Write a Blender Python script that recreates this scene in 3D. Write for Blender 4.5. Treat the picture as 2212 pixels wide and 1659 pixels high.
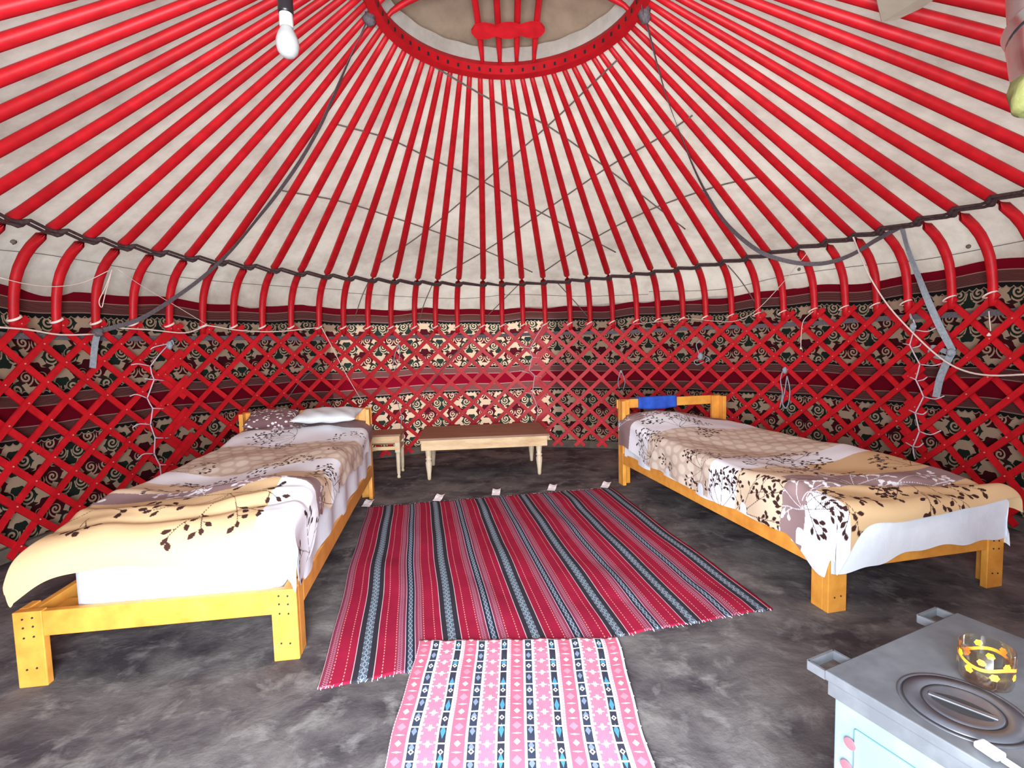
import bpy, bmesh, math, random
import numpy as np
from mathutils import Vector, Matrix
random.seed(7); rng = np.random.default_rng(11)
for o in list(bpy.data.objects): bpy.data.objects.remove(o, do_unlink=True)
SC = bpy.context.scene
COL = SC.collection
PI = math.pi
# ---------------------------------------------------------------- camera
H = 1.1; F = 1082.56; PITCH = .0733; ROLL = -.0258
CX, CY = .0256, 2.6324            # centre of the yurt
fw = Vector((0, math.cos(PITCH), -math.sin(PITCH)))
u0 = Vector((0, math.sin(PITCH), math.cos(PITCH))); r0 = Vector((1, 0, 0))
rt = r0*math.cos(ROLL) + u0*math.sin(ROLL); up = -r0*math.sin(ROLL) + u0*math.cos(ROLL)
cam_d = bpy.data.cameras.new('camera'); cam = bpy.data.objects.new('camera', cam_d); COL.objects.link(cam)
M = Matrix.Identity(4)
for i in range(3):
    M[i][0] = rt[i]; M[i][1] = up[i]; M[i][2] = -fw[i]
M.translation = Vector((0, 0, H)); cam.matrix_world = M
cam_d.sensor_width = 36; cam_d.lens = 36*F/2212; cam_d.clip_start = .02
SC.camera = cam
# ---------------------------------------------------------------- world, sun, door light, exposure
SC.view_settings.view_transform = 'Standard'; SC.view_settings.look = 'None'
SC.view_settings.gamma = 1; SC.view_settings.use_curve_mapping = False
SC.view_settings.exposure = 0.55
W = bpy.data.worlds.new('sky'); SC.world = W; W.use_nodes = True
bg = W.node_tree.nodes['Background']; bg.inputs[0].default_value = (.62, .78, 1, 1); bg.inputs[1].default_value = 1.3
def lamp(name, kind, loc, direction, energy, color, **kw):
    d = bpy.data.lights.new(name, kind); d.energy = energy; d.color = color
    for k, v in kw.items(): setattr(d, k, v)
    o = bpy.data.objects.new(name, d); COL.objects.link(o); o.location = loc
    o.rotation_euler = Vector(direction).to_track_quat('-Z', 'Y').to_euler(); return o
lamp('sun', 'SUN', (0, 8, 9), (-.25, -.62, -.9), 4.0, (1, .93, .85), angle=.02)
lamp('door_daylight', 'AREA', (-.08, -.42, .86), (.12, 1, -.24), 185, (.86, .93, 1), shape='RECTANGLE', size=1.0, size_y=1.3)
# ---------------------------------------------------------------- ray helpers (layout measured from the photo, everything placed in real space)
def ray(u, v): return fw + rt*((u-1106)/F) - up*((v-829.5)/F)
def hit(u, v, z):
    d = ray(u, v); t = (z-H)/d.z; return Vector((d.x*t, d.y*t, z))
PROF = [(2.76, 1.30), (2.75, 1.45), (2.72, 1.57), (2.66, 1.67), (2.57, 1.76), (2.46, 1.825)]
CRX, CRY, CRR, CRZ = .029, 2.50, .667, 2.73
def shell_r(z):
    if z <= 1.30: return 2.76
    for (a, b), (c, d) in zip(PROF, PROF[1:]):
        if z <= d: return a + (c-a)*(z-b)/(d-b)
    return max(.3, 2.46 + (CRR-2.46)*(z-1.825)/(CRZ-1.825))
def shell_c(z):
    k = min(1, max(0, (z-1.825)/(CRZ-1.825))); return CX+(CRX-CX)*k, CY+(CRY-CY)*k
def on_shell(u, v, off):
    d = ray(u, v); o = Vector((0, 0, H)); lo, hi = .3, None
    t = 1.0
    while t < 9:
        P = o+d*t; c = shell_c(P.z)
        if math.hypot(P.x-c[0], P.y-c[1]) > shell_r(P.z)-off: hi = t; break
        t += .02
    if hi is None: hi = 6
    lo = hi-.02
    for _ in range(12):
        m = (lo+hi)/2; P = o+d*m; c = shell_c(P.z)
        if math.hypot(P.x-c[0], P.y-c[1]) > shell_r(P.z)-off: hi = m
        else: lo = m
    return o+d*lo
# ---------------------------------------------------------------- material helpers
def mat(name, color=(.5, .5, .5), rough=.6, metal=0, spec=.5, **kw):
    m = bpy.data.materials.new(name); m.use_nodes = True
    b = m.node_tree.nodes['Principled BSDF']
    b.inputs['Base Color'].default_value = (*color, 1); b.inputs['Roughness'].default_value = rough
    b.inputs['Metallic'].default_value = metal; b.inputs['Specular IOR Level'].default_value = spec
    for k, v in kw.items(): b.inputs[k].default_value = v
    return m
class X:                                    # tiny expression -> math node compiler
    nt = None
    def __init__(s, v): s.v = v
    @staticmethod
    def op(o, *a, clamp=False):
        n = X.nt.nodes.new('ShaderNodeMath'); n.operation = o; n.use_clamp = clamp
        for i, q in enumerate(a):
            q = q.v if isinstance(q, X) else q
            if isinstance(q, (int, float)): n.inputs[i].default_value = q
            else: X.nt.links.new(q, n.inputs[i])
        return X(n.outputs[0])
    def __add__(s, o): return X.op('ADD', s, o)
    __radd__ = __add__
    def __sub__(s, o): return X.op('SUBTRACT', s, o)
    def __rsub__(s, o): return X.op('SUBTRACT', o, s)
    def __mul__(s, o): return X.op('MULTIPLY', s, o)
    __rmul__ = __mul__
    def __truediv__(s, o): return X.op('DIVIDE', s, o)
    def __lt__(s, o): return X.op('LESS_THAN', s, o)
    def __gt__(s, o): return X.op('GREATER_THAN', s, o)
    def abs(s): return X.op('ABSOLUTE', s)
    def fr(s): return X.op('FRACT', s)
    def fl(s): return X.op('FLOOR', s)
    def sin(s): return X.op('SINE', s)
    def sqrt(s): return X.op('SQRT', s)
def xmax(a, b): return X.op('MAXIMUM', a, b)
def xmin(a, b): return X.op('MINIMUM', a, b)
def mixc(f, a, b):
    n = X.nt.nodes.new('ShaderNodeMix'); n.data_type = 'RGBA'; n.clamp_factor = True
    X.nt.links.new(f.v, n.inputs[0])
    for i, q in ((6, a), (7, b)):
        if isinstance(q, tuple): n.inputs[i].default_value = (*q, 1)
        else: X.nt.links.new(q, n.inputs[i])
    return n.outputs[2]
def begin(m):
    X.nt = m.node_tree; return m.node_tree.nodes['Principled BSDF']
def uvxy():
    n = X.nt.nodes.new('ShaderNodeUVMap'); s = X.nt.nodes.new('ShaderNodeSeparateXYZ')
    X.nt.links.new(n.outputs[0], s.inputs[0]); return X(s.outputs[0]), X(s.outputs[1])
def objco(kind='Object'):
    n = X.nt.nodes.new('ShaderNodeTexCoord'); return n.outputs[kind]
def noise(scale, detail=4, rough=.55, vec=None, stretch=None, dist=0):
    n = X.nt.nodes.new('ShaderNodeTexNoise'); n.inputs['Scale'].default_value = scale
    n.inputs['Detail'].default_value = detail; n.inputs['Roughness'].default_value = rough; n.inputs['Distortion'].default_value = dist
    v = vec or objco()
    if stretch:
        mp = X.nt.nodes.new('ShaderNodeMapping'); mp.inputs['Scale'].default_value = stretch
        X.nt.links.new(v, mp.inputs[0]); v = mp.outputs[0]
    X.nt.links.new(v, n.inputs['Vector']); return X(n.outputs[0])
def step(x, a, b):                          # smooth ramp a..b -> 0..1
    n = X.nt.nodes.new('ShaderNodeMapRange'); X.nt.links.new(x.v, n.inputs[0])
    n.inputs[1].default_value = a; n.inputs[2].default_value = b; n.clamp = True; return X(n.outputs[0])
def setcol(m, c): X.nt.links.new(c, m.node_tree.nodes['Principled BSDF'].inputs['Base Color'])
def bump(m, h, strength=.3, dist=.01):
    n = X.nt.nodes.new('ShaderNodeBump'); n.inputs['Strength'].default_value = strength; n.inputs['Distance'].default_value = dist
    X.nt.links.new(h.v, n.inputs['Height']); X.nt.links.new(n.outputs[0], m.node_tree.nodes['Principled BSDF'].inputs['Normal'])
def noisy(name, c1, c2, scale, rough=.7, stretch=None, bs=0, bd=.005, lo=.35, hi=.65, **kw):
    m = mat(name, c1, rough, **kw); begin(m); n = noise(scale, 5, .6, stretch=stretch)
    setcol(m, mixc(step(n, lo, hi), c1, c2))
    if bs: bump(m, n, bs, bd)
    return m
# ---------------------------------------------------------------- mesh helpers
def link(name, me, mats, parent=None):
    o = bpy.data.objects.new(name, me); COL.objects.link(o)
    for m in (mats if isinstance(mats, (list, tuple)) else [mats]): me.materials.append(m)
    if parent: o.parent = parent
    return o
def obj(name, bm, mats, parent=None, smooth=False):
    me = bpy.data.meshes.new(name); bmesh.ops.recalc_face_normals(bm, faces=bm.faces); bm.to_mesh(me); bm.free()
    if smooth: me.polygons.foreach_set('use_smooth', [True]*len(me.polygons))
    return link(name, me, mats, parent)
def tag(o, label=None, cat=None, group=None, kind=None):
    if label: o['label'] = label
    if cat: o['category'] = cat
    if group: o['group'] = group
    if kind: o['kind'] = kind
    return o
def thing(name, label, cat, loc=(0, 0, 0), rz=0, group=None):
    o = bpy.data.objects.new(name, None); COL.objects.link(o); o.location = loc; o.rotation_euler = (0, 0, rz)
    o.empty_display_size = .05
    return tag(o, label, cat, group)
def box(bm, x0, x1, y0, y1, z0, z1, bev=0, M=None, mi=0):
    r = bmesh.ops.create_cube(bm, size=1); vs = r['verts']
    for v in vs: v.co = Vector((x0+(v.co.x+.5)*(x1-x0), y0+(v.co.y+.5)*(y1-y0), z0+(v.co.z+.5)*(z1-z0)))
    if M is not None:
        for v in vs: v.co = M @ v.co
    fs = set(f for v in vs for f in v.link_faces)
    if bev:
        es = list(set(e for v in vs for e in v.link_edges))
        rr = bmesh.ops.bevel(bm, geom=es, offset=bev, segments=2, affect='EDGES', profile=.5); fs = set(rr['faces']) | {f for f in fs if f.is_valid}
    for f in fs:
        if f.is_valid: f.material_index = mi
    return bm
def frames(pts, ref=None):
    out = []; n = len(pts)
    for i in range(n):
        t = (pts[min(i+1, n-1)]-pts[max(i-1, 0)]).normalized()
        out.append(t)
    return out
def tube(bm, pts, rad, seg=8, flat=1.0, ref=None, cap=True, mi=0, closed=False):
    """swept tube; rad number/list; flat = thickness ratio along ref direction"""
    pts = [Vector(p) for p in pts]; n = len(pts)
    T = frames(pts); rings = []
    prev = None
    for i, p in enumerate(pts):
        t = T[i]
        if closed: t = (pts[(i+1) % n]-pts[i-1]).normalized()
        if ref is not None:
            rv = ref(p) if callable(ref) else Vector(ref)
            a = (rv - t*rv.dot(t))
            a = a.normalized() if a.length > 1e-5 else t.orthogonal().normalized()
        else:
            a = t.orthogonal().normalized() if prev is None else (prev - t*prev.dot(t)).normalized()
        prev = a; b = t.cross(a)
        r = rad[i] if isinstance(rad, (list, tuple)) else rad
        rings.append([bm.verts.new(p + a*(math.cos(2*PI*k/seg)*r*flat) + b*(math.sin(2*PI*k/seg)*r)) for k in range(seg)])
    m = n if closed else n-1
    for i in range(m):
        A, B = rings[i], rings[(i+1) % n]
        for k in range(seg):
            f = bm.faces.new((A[k], A[(k+1) % seg], B[(k+1) % seg], B[k])); f.material_index = mi; f.smooth = True
    if cap and not closed:
        for R in (rings[0], rings[-1]):
            f = bm.faces.new(R); f.material_index = mi
    return bm
def strip(bm, pts, w, th, ref, mi=0, twist=None):
    """flat rectangular band; ref = thickness direction"""
    pts = [Vector(p) for p in pts]; T = frames(pts); rings = []
    for i, p in enumerate(pts):
        rv = ref(p) if callable(ref) else Vector(ref)
        a = (rv-T[i]*rv.dot(T[i])).normalized(); b = T[i].cross(a)
        if twist: 
            an = twist(i/(len(pts)-1)); a, b = a*math.cos(an)+b*math.sin(an), b*math.cos(an)-a*math.sin(an)
        ww = (w[i] if isinstance(w, (list, tuple)) else w)/2; h = th/2
        rings.append([bm.verts.new(p+a*sa*h+b*sb*ww) for sa, sb in ((1, 1), (1, -1), (-1, -1), (-1, 1))])
    for A, B in zip(rings, rings[1:]):
        for k in range(4):
            f = bm.faces.new((A[k], A[(k+1) % 4], B[(k+1) % 4], B[k])); f.material_index = mi
    for R in (rings[0], rings[-1]): bm.faces.new(R).material_index = mi
    return bm
def lathe(bm, prof, seg=24, c=(0, 0, 0), mi=0, smooth=True, M=None, cap=True):
    rings = []
    for r, z in prof:
        rings.append([bm.verts.new((M @ Vector((c[0]+r*math.cos(2*PI*k/seg), c[1]+r*math.sin(2*PI*k/seg), c[2]+z))) if M is not None else Vector((c[0]+r*math.cos(2*PI*k/seg), c[1]+r*math.sin(2*PI*k/seg), c[2]+z))) for k in range(seg)])
    for A, B in zip(rings, rings[1:]):
        for k in range(seg):
            f = bm.faces.new((A[k], A[(k+1) % seg], B[(k+1) % seg], B[k])); f.smooth = smooth; f.material_index = mi
    if cap:
        for R in (rings[0], rings[-1]): bm.faces.new(R).material_index = mi
    return bm
def smooth_pts(pts, n=6):
    """catmull-rom through points"""
    P = [Vector(p) for p in pts]; P = [P[0]*2-P[1]] + P + [P[-1]*2-P[-2]]; out = []
    for i in range(1, len(P)-2):
        for k in range(n):
            t = k/n; a, b, c, d = P[i-1:i+3]
            out.append(.5*((2*b)+(c-a)*t+(2*a-5*b+4*c-d)*t*t+(3*b-a-3*c+d)*t**3))
    out.append(P[-2]); return out
def grid_mesh(name, Pxyz, uv=None, col=None, mats=None, parent=None, smooth=True, closed=False):
    """Pxyz (n,m,3) -> mesh; uv (n,m,2); col (n,m,3)"""
    n, m, _ = Pxyz.shape
    me = bpy.data.meshes.new(name)
    idx = np.arange(n*m).reshape(n, m)
    q = np.stack([idx[:-1, :-1], idx[1:, :-1], idx[1:, 1:], idx[:-1, 1:]], -1).reshape(-1, 4)
    me.vertices.add(n*m); me.vertices.foreach_set('co', Pxyz.reshape(-1).astype(np.float32))
    me.loops.add(len(q)*4); me.loops.foreach_set('vertex_index', q.reshape(-1).astype(np.int32))
    me.polygons.add(len(q)); me.polygons.foreach_set('loop_start', np.arange(0, len(q)*4, 4, dtype=np.int32))
    me.polygons.foreach_set('loop_total', np.full(len(q), 4, dtype=np.int32))
    me.polygons.foreach_set('use_smooth', np.full(len(q), smooth))
    if uv is not None:
        l = me.uv_layers.new(name='UVMap'); l.data.foreach_set('uv', uv.reshape(-1, 2)[q.reshape(-1)].reshape(-1).astype(np.float32))
    if col is not None:
        a = me.color_attributes.new('print', 'FLOAT_COLOR', 'POINT')
        c4 = np.ones((n*m, 4), np.float32); c4[:, :3] = col.reshape(-1, 3); a.data.foreach_set('color', c4.reshape(-1))
    me.update(); me.validate()
    return link(name, me, mats, parent)
def polar(a, r, z, c=(CX, CY)): a = math.radians(a); return Vector((c[0]+r*math.sin(a), c[1]+r*math.cos(a), z))
def inward(p): return Vector((CX-p.x, CY-p.y, 0)).normalized()
# ---------------------------------------------------------------- materials
RED = noisy('red_paint', (.62, .010, .018), (.46, .006, .012), 14, .48, stretch=(1, 1, 1), bs=.15, bd=.002, spec=.32)
RED2 = noisy('red_paint_dark', (.42, .006, .012), (.56, .008, .014), 10, .52, bs=.15, bd=.002, spec=.3)
STUD = mat('stud', (.62, .22, .18), .4)
ROPE = noisy('dark_rope', (.040, .018, .020), (.08, .045, .045), 60, .85, bs=.5, bd=.003)
WEB = noisy('grey_webbing', (.15, .13, .14), (.09, .075, .085), 90, .8, bs=.3, bd=.002)
WEBL = noisy('pale_webbing', (.36, .42, .46), (.25, .29, .33), 60, .75, bs=.3, bd=.002)
CORD = mat('white_cord', (.80, .66, .58), .6)
LACE = mat('lacing_cord', (.62, .50, .56), .6)
TIE = mat('white_tie', (.85, .72, .62), .6)
TWINE = noisy('roof_twine', (.17, .13, .11), (.11, .085, .075), 80, .9)
CANVAS = bpy.data.materials.new('canvas'); CANVAS.use_nodes = True
def canvas(m, c1, c2, tr, tf):
    b = begin(m); n = noise(1.6, 6, .6, dist=.4); n2 = noise(9, 5, .65)
    col = mixc(step(n*.6+n2*.4, .40, .68), c1, c2)
    setcol(m, col); b.inputs['Roughness'].default_value = .9; b.inputs['Specular IOR Level'].default_value = .1
    bump(m, n2, .5, .012)
    t = X.nt.nodes.new('ShaderNodeBsdfTranslucent'); mx = X.nt.nodes.new('ShaderNodeMixShader')
    mc = X.nt.nodes.new('ShaderNodeMix'); mc.data_type = 'RGBA'; mc.blend_type = 'MULTIPLY'; mc.inputs[0].default_value = 1
    X.nt.links.new(col, mc.inputs[6]); mc.inputs[7].default_value = (*tr, 1); X.nt.links.new(mc.outputs[2], t.inputs[0])
    mx.inputs[0].default_value = tf; X.nt.links.new(b.outputs[0], mx.inputs[1]); X.nt.links.new(t.outputs[0], mx.inputs[2])
    X.nt.links.new(mx.outputs[0], m.node_tree.nodes['Material Output'].inputs[0])
canvas(CANVAS, (.62, .565, .485), (.39, .325, .275), (.72, .70, .66), .35)
CAPM = noisy('felt_cap', (.30, .215, .15), (.21, .15, .105), 6, .95, bs=.4, bd=.01)
FELT = noisy('wall_felt', (.22, .19, .16), (.16, .13, .11), 8, .95)
PINE = mat('pine_varnish', (.8, .4, .1), .38); begin(PINE)
n_ = noise(7, 6, .6, stretch=(1, 1, 1)); n2_ = noise(40, 3, .5, stretch=(.35, .35, .35))
setcol(PINE, mixc(step(n_*.6+n2_*.4, .35, .68), (.84, .38, .065), (.64, .24, .035)))
RAW = mat('raw_pine', (.72, .5, .3), .55); begin(RAW)
setcol(RAW, mixc(step(noise(9, 6, .6, stretch=(.5, 2, 2)), .4, .72), (.72, .50, .27), (.50, .29, .13)))
RAWTOP = noisy('worn_table_top', (.30, .155, .085), (.22, .10, .055), 5, .5, stretch=(.6, 2.5, 1))
TURN = noisy('turned_pine', (.74, .60, .42), (.60, .45, .29), 12, .55)
SHEET = noisy('white_sheet', (.80, .83, .88), (.70, .75, .82), 5, .85, bs=.35, bd=.02)
MATT = noisy('mattress_ticking', (.80, .82, .84), (.62, .70, .76), 3.2, .85, bs=.2, bd=.01)
PILLOW = noisy('pillow_cotton', (.72, .76, .77), (.62, .66, .68), 6, .85, bs=.4, bd=.02)
BLUE = noisy('blue_cloth', (.02, .09, .52), (.015, .06, .38), 20, .85, bs=.3, bd=.004)
PAPER = mat('paper_tag', (.82, .74, .74), .7)
# floor felt
FLOOR = mat('floor_felt', (.1, .1, .1), .95); begin(FLOOR); FLOOR.node_tree.nodes['Principled BSDF'].inputs['Specular IOR Level'].default_value = .15
a_ = noise(2.6, 7, .62, dist=.25, stretch=(1, 1.2, 1)); b_ = noise(9, 5, .65, dist=.3); c_ = noise(.8, 3, .5)
cc = mixc(step(a_, .38, .64), (.050, .042, .048), (.17, .155, .15))
cc = mixc(step(b_, .52, .72)*.75, cc, (.25, .235, .225)); cc = mixc(step(c_, .55, .7)*.6, cc, (.042, .036, .048))
setcol(FLOOR, cc); bump(FLOOR, a_*.8+b_*.3, .55, .03)
# ---- patterned wall cloth
CLOTH = mat('patterned_cloth', (.3, 0, 0), .8); begin(CLOTH); CLOTH.node_tree.nodes['Principled BSDF'].inputs['Specular IOR Level'].default_value = .2
U, V = uvxy()
PX, PY = .32, .205
def ornament(U, V):
    BG = (.70, .49, .33)
    def motif(x0, y0, sy, sc, ox, oy, R, pitch, th0):
        x = ((U-x0)/PX+.5).fr()*PX-PX/2; y = (((V-y0)/PY+.5).fr()*PY-PY/2)*sy
        ax = x.abs()
        d = ax/(PX/2)+y.abs()/(PY/2)
        wob = X.op('COSINE', X.op('ARCTAN2', y, ax)*8.0)*.085
        inside = (d+wob) < sc
        dx = ax-ox; dy = y-oy; r = (dx*dx+dy*dy).sqrt(); th = X.op('ARCTAN2', dy, dx)
        disc = r < R; s = ((r/pitch+th*(-1/(2*PI))+th0).fr() < .50)*(r < R-.001)*(r > pitch*.12)
        # curl running from the spiral towards the axis
        r3 = (dx*dx+(dy*.8)*(dy*.8)).sqrt(); arm = ((r3-(R+.006)).abs() < .0042)*(dy*sy < .010)*(dx < R*.9)
        # fleur on the axis
        fy = y+oy*.9; fl = xmin(ax/.012+(fy.abs())/.050, ax/.032+((fy-.018).abs())/.011) < 1
        return inside, disc, s, arm, fl
    c = None; first = BG
    A = motif(0, 0, 1, .80, .044, -.016, .033, .0225, 0.0); B = motif(PX/2, PY/2, -1, .80, .054, -.012, .037, .0245, .3)
    gx = ((U-PX/4)/(PX/2)+.5).fr()*(PX/2)-PX/4; gy = ((V-PY/4)/(PY/2)+.5).fr()*(PY/2)-PY/4
    fin = xmin((gx.abs()/.034+gy.abs()/.014), (gx.abs()/.012+gy.abs()/.034)) < 1
    ins = xmax(A[0], B[0])
    c = mixc(fin*(1-ins), BG, (.05, .02, .018))
    for m_, dk in ((A, (.085, .008, .014)), (B, (.022, .036, .026))):
        c = mixc(m_[0], c, dk); c = mixc(m_[3]*m_[0], c, BG); c = mixc(m_[1], c, dk); c = mixc(m_[2], c, BG)
        c = mixc(m_[4]*(1-m_[1]), c, dk)
    return c
orn = ornament(U, V)
def band(lo, hi): return (V > lo)*(V < hi)
fine = ((V/.0075).fr() < .42)
stripe_c = mixc(fine, (.085, .008, .014), (.34, .15, .13))
col = orn
scal = X.op('SINE', U*(2*PI/.08)).abs()*.014
for edge, sg in ((1.375, 1), (.912, -1), (.628, 1)):
    e = (V-edge)*sg; blk = (e > (scal*-1+.004))*(e < .03); col = mixc(blk, col, (.014, .014, .014))
    lin = ((e-.0+scal).abs() < .0035); col = mixc(lin, col, (.52, .36, .26))
for lo, hi in ((1.395, 1.47), (.832, .895), (.645, .72)): col = mixc(band(lo, hi), col, stripe_c)
for lo, hi in ((1.47, 1.6), (.72, .832), (-.2, .055)): col = mixc(band(lo, hi), col, (.25, .002, .016))
for z in (1.398, 1.468, .895, .834, .718, .647): col = mixc((V-z).abs() < .0028, col, (.50, .30, .24))
setcol(CLOTH, col)
bump(CLOTH, noise(3.0, 3, .5), .4, .03)
b = CLOTH.node_tree.nodes['Principled BSDF']; t = X.nt.nodes.new('ShaderNodeBsdfTranslucent'); mx = X.nt.nodes.new('ShaderNodeMixShader')
X.nt.links.new(col, t.inputs[0]); mx.inputs[0].default_value = .55; X.nt.links.new(b.outputs[0], mx.inputs[1]); X.nt.links.new(t.outputs[0], mx.inputs[2])
X.nt.links.new(mx.outputs[0], CLOTH.node_tree.nodes['Material Output'].inputs[0])
# ---- striped rug
RUG = mat('striped_rug', (.4, 0, .05), .9); begin(RUG); RUG.node_tree.nodes['Principled BSDF'].inputs['Specular IOR Level'].default_value = .15
U, V = uvxy(); P = .318
t = (U/P).fr(); dw = xmin(t, 1-t)*P; dn = P/2-dw; sx = (t < .5)
redn = noise(5, 4, .6)
c = mixc(step(redn, .3, .7), (.25, .008, .035), (.34, .012, .045))
dash = ((V/.018).fr() < .55)
for d in (.064, .1055): c = mixc(((dw-d).abs() < .0016)*dash, c, (.72, .30, .26))
ph = (V/.034).fr()-.5; lens = (X.op('COSINE', ph*2*PI)*.5+.5)
c = mixc((dn < .050)*(dn > .019), c, (.22, .035, .075))
ox = (dn-.038).abs(); c = mixc(((ox-(X.op('COSINE', (V/.022)*2*PI).abs()*.007)).abs() < .0016), c, (.50, .22, .28))
c = mixc((dw < .035), c, (.030, .026, .035)); c = mixc(dn < .017, c, (.016, .020, .040))
c = mixc((dw < .0155), c, (.085, .11, .145)); c = mixc(dn < .0085, c, (.075, .10, .14))
c = mixc(((dw-lens*.014).abs() < .0017)*(dw < .016), c, (.32, .40, .46)); c = mixc(((dw-lens*.006).abs() < .0013)*(lens > .3)*(dw < .008), c, (.32, .40, .46))
c = mixc(((dn-lens*.0075).abs() < .0014)*(dn < .009), c, (.36, .42, .48))
c = mixc((dw-.0365).abs() < .0015, c, (.62, .42, .46)); c = mixc((dn-.0185).abs() < .0013, c, (.62, .42, .46))
setcol(RUG, c); bump(RUG, noise(9, 3, .5), .3, .01)
# ---- woven mat
MAT2 = mat('woven_mat', (.7, .4, .5), .9); begin(MAT2); MAT2.node_tree.nodes['Principled BSDF'].inputs['Specular IOR Level'].default_value = .15
U, V = uvxy(); P = .172
t = ((U-.025)/P); t = (t-(t+.5).fl())*P
def col_at(c0, w): return (t-c0).abs() < w
def per(p, off=0): return (((V+off)/p)+.5).fr()*p-p/2
c = mixc(step(noise(6, 3, .5), .3, .7), (.56, .26, .36), (.60, .34, .44))
y1 = per(.125); y2 = per(.0625, .03)
c = mixc(col_at(0, .021), c, (.52, .13, .20))
c = mixc((((t).abs()/.010+y1.abs()/.012) < 1), c, (.9, .84, .84)); c = mixc(((t.abs()/.014+per(.125, .0625).abs()/.016) < 1), c, (.60, .24, .32))
dots = (((V/.012).fr() < .5)*(((t.abs()-.0245).abs() < .0022))); c = mixc(dots, c, (.88, .84, .86))
for c0, w, cA, cB, pp in ((.041, .0115, (.035, .045, .075), (.19, .24, .34), .06), (-.046, .0105, (.035, .035, .055), (.07, .26, .40), .105)):
    c = mixc((t-c0).abs() < w+.0065, c, (.88, .86, .90))
    c = mixc((t-c0).abs() < w, c, cA)
    y = per(pp); c = mixc(((t-c0).abs()/(w*.75)+y.abs()/(pp*.27)) < 1, c, cB)
    y = per(.125, .03); c = mixc((((t-c0).abs()/(w*.8)+y.abs()/.011) < 1), c, (.88, .86, .90)); c = mixc((((t-c0).abs()/(w*.35)+y.abs()/.005) < 1), c, cA)
    bar = per(.0625, .0); c = mixc((bar.abs() < .0028)*((t-c0).abs() < w), c, (.88, .86, .90))
f0 = (t.abs()-.0835).abs(); fl = (((f0/.0135+per(.062).abs()/.005) < 1)); fl = xmax(fl, (f0/.004+per(.062).abs()/.015) < 1)
c = mixc(((t.abs()-.0745).abs() < .0125), c, (.56, .18, .27)); c = mixc(fl*(t.abs() > .062), c, (.86, .74, .80))
dd = (((V/.017).fr() < .5)*(((t.abs()-.0605).abs() < .0028)+((t.abs()-.0665).abs() < .0022)*((V/.034).fr() < .5))); c = mixc(dd, c, (.86, .78, .84))
sx_ = (t.abs()/.016+(per(.0625, .031).abs()/.0035)) < 1; c = mixc(sx_, c, (.84, .66, .72))
setcol(MAT2, c); bump(MAT2, noise(14, 3, .5), .25, .006)
# ---- printed blanket
BLK = mat('printed_blanket', (.7, .6, .5), .9); nt = BLK.node_tree; begin(BLK); BLK.node_tree.nodes['Principled BSDF'].inputs['Specular IOR Level'].default_value = .12
at = nt.nodes.new('ShaderNodeAttribute'); at.attribute_name = 'print'; nt.links.new(at.outputs['Color'], nt.nodes['Principled BSDF'].inputs['Base Color'])
bump(BLK, noise(60, 3, .6), .25, .003)
# metals etc.
STEEL = mat('grey_stove_steel', (.30, .31, .33), .5, .25); begin(STEEL)
n_ = noise(3, 5, .6); n2_ = noise(22, 4, .6)
setcol(STEEL, mixc(step(n_*.7+n2_*.3, .38, .62), (.085, .09, .10), (.155, .165, .18))); bump(STEEL, n2_, .08, .003)
SIDE = noisy('stove_side_paint', (.12, .21, .23), (.20, .21, .27), 3.5, .5, metal=.1)
SIDER = mat('stove_pink_mark', (.42, .06, .075), .6)
IRON = noisy('cast_iron_rings', (.085, .085, .10), (.05, .05, .06), 9, .45, metal=.3)
DARK = mat('black_gap', (.012, .012, .014), .8)
CHROME = mat('bright_handle', (.80, .86, .90), .35, .5)
PIPE = mat('galvanised_pipe', (.42, .40, .40), .30, .85); begin(PIPE); setcol(PIPE, mixc(step(noise(4, 4, .6), .4, .65), (.40, .31, .29), (.52, .53, .54)))
FOIL = mat('foil', (.62, .63, .64), .22, 1); begin(FOIL); bump(FOIL, noise(9, 2, .5, dist=.5), .35, .02)
YEL = noisy('yellow_cloth', (.26, .26, .08), (.17, .17, .055), 18, .8, bs=.4, bd=.01)
BLACKP = mat('black_bakelite', (.012, .008, .012), .35)
BULBW = mat('bulb_white_base', (.50, .47, .44), .35)
BULBG = mat('opal_glass', (.36, .355, .35), .12)
GLASS = mat('clear_glass', (1, .97, .88), .03); begin(GLASS)
tr_ = X.nt.nodes.new('ShaderNodeBsdfTransparent'); tr_.inputs[0].default_value = (.97, .95, .88, 1); gs_ = X.nt.nodes.new('ShaderNodeBsdfGlossy'); gs_.inputs['Roughness'].default_value = .04
lw_ = X.nt.nodes.new('ShaderNodeLayerWeight'); lw_.inputs[0].default_value = .22; mg_ = X.nt.nodes.new('ShaderNodeMixShader')
X.nt.links.new(lw_.outputs['Facing'], mg_.inputs[0]); X.nt.links.new(tr_.outputs[0], mg_.inputs[1]); X.nt.links.new(gs_.outputs[0], mg_.inputs[2]); X.nt.links.new(mg_.outputs[0], X.nt.nodes['Material Output'].inputs[0])
GY = mat('yellow_flower_print', (.95, .62, .02), .4); GO = mat('orange_flower_print', (.90, .26, .02), .4)
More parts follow.
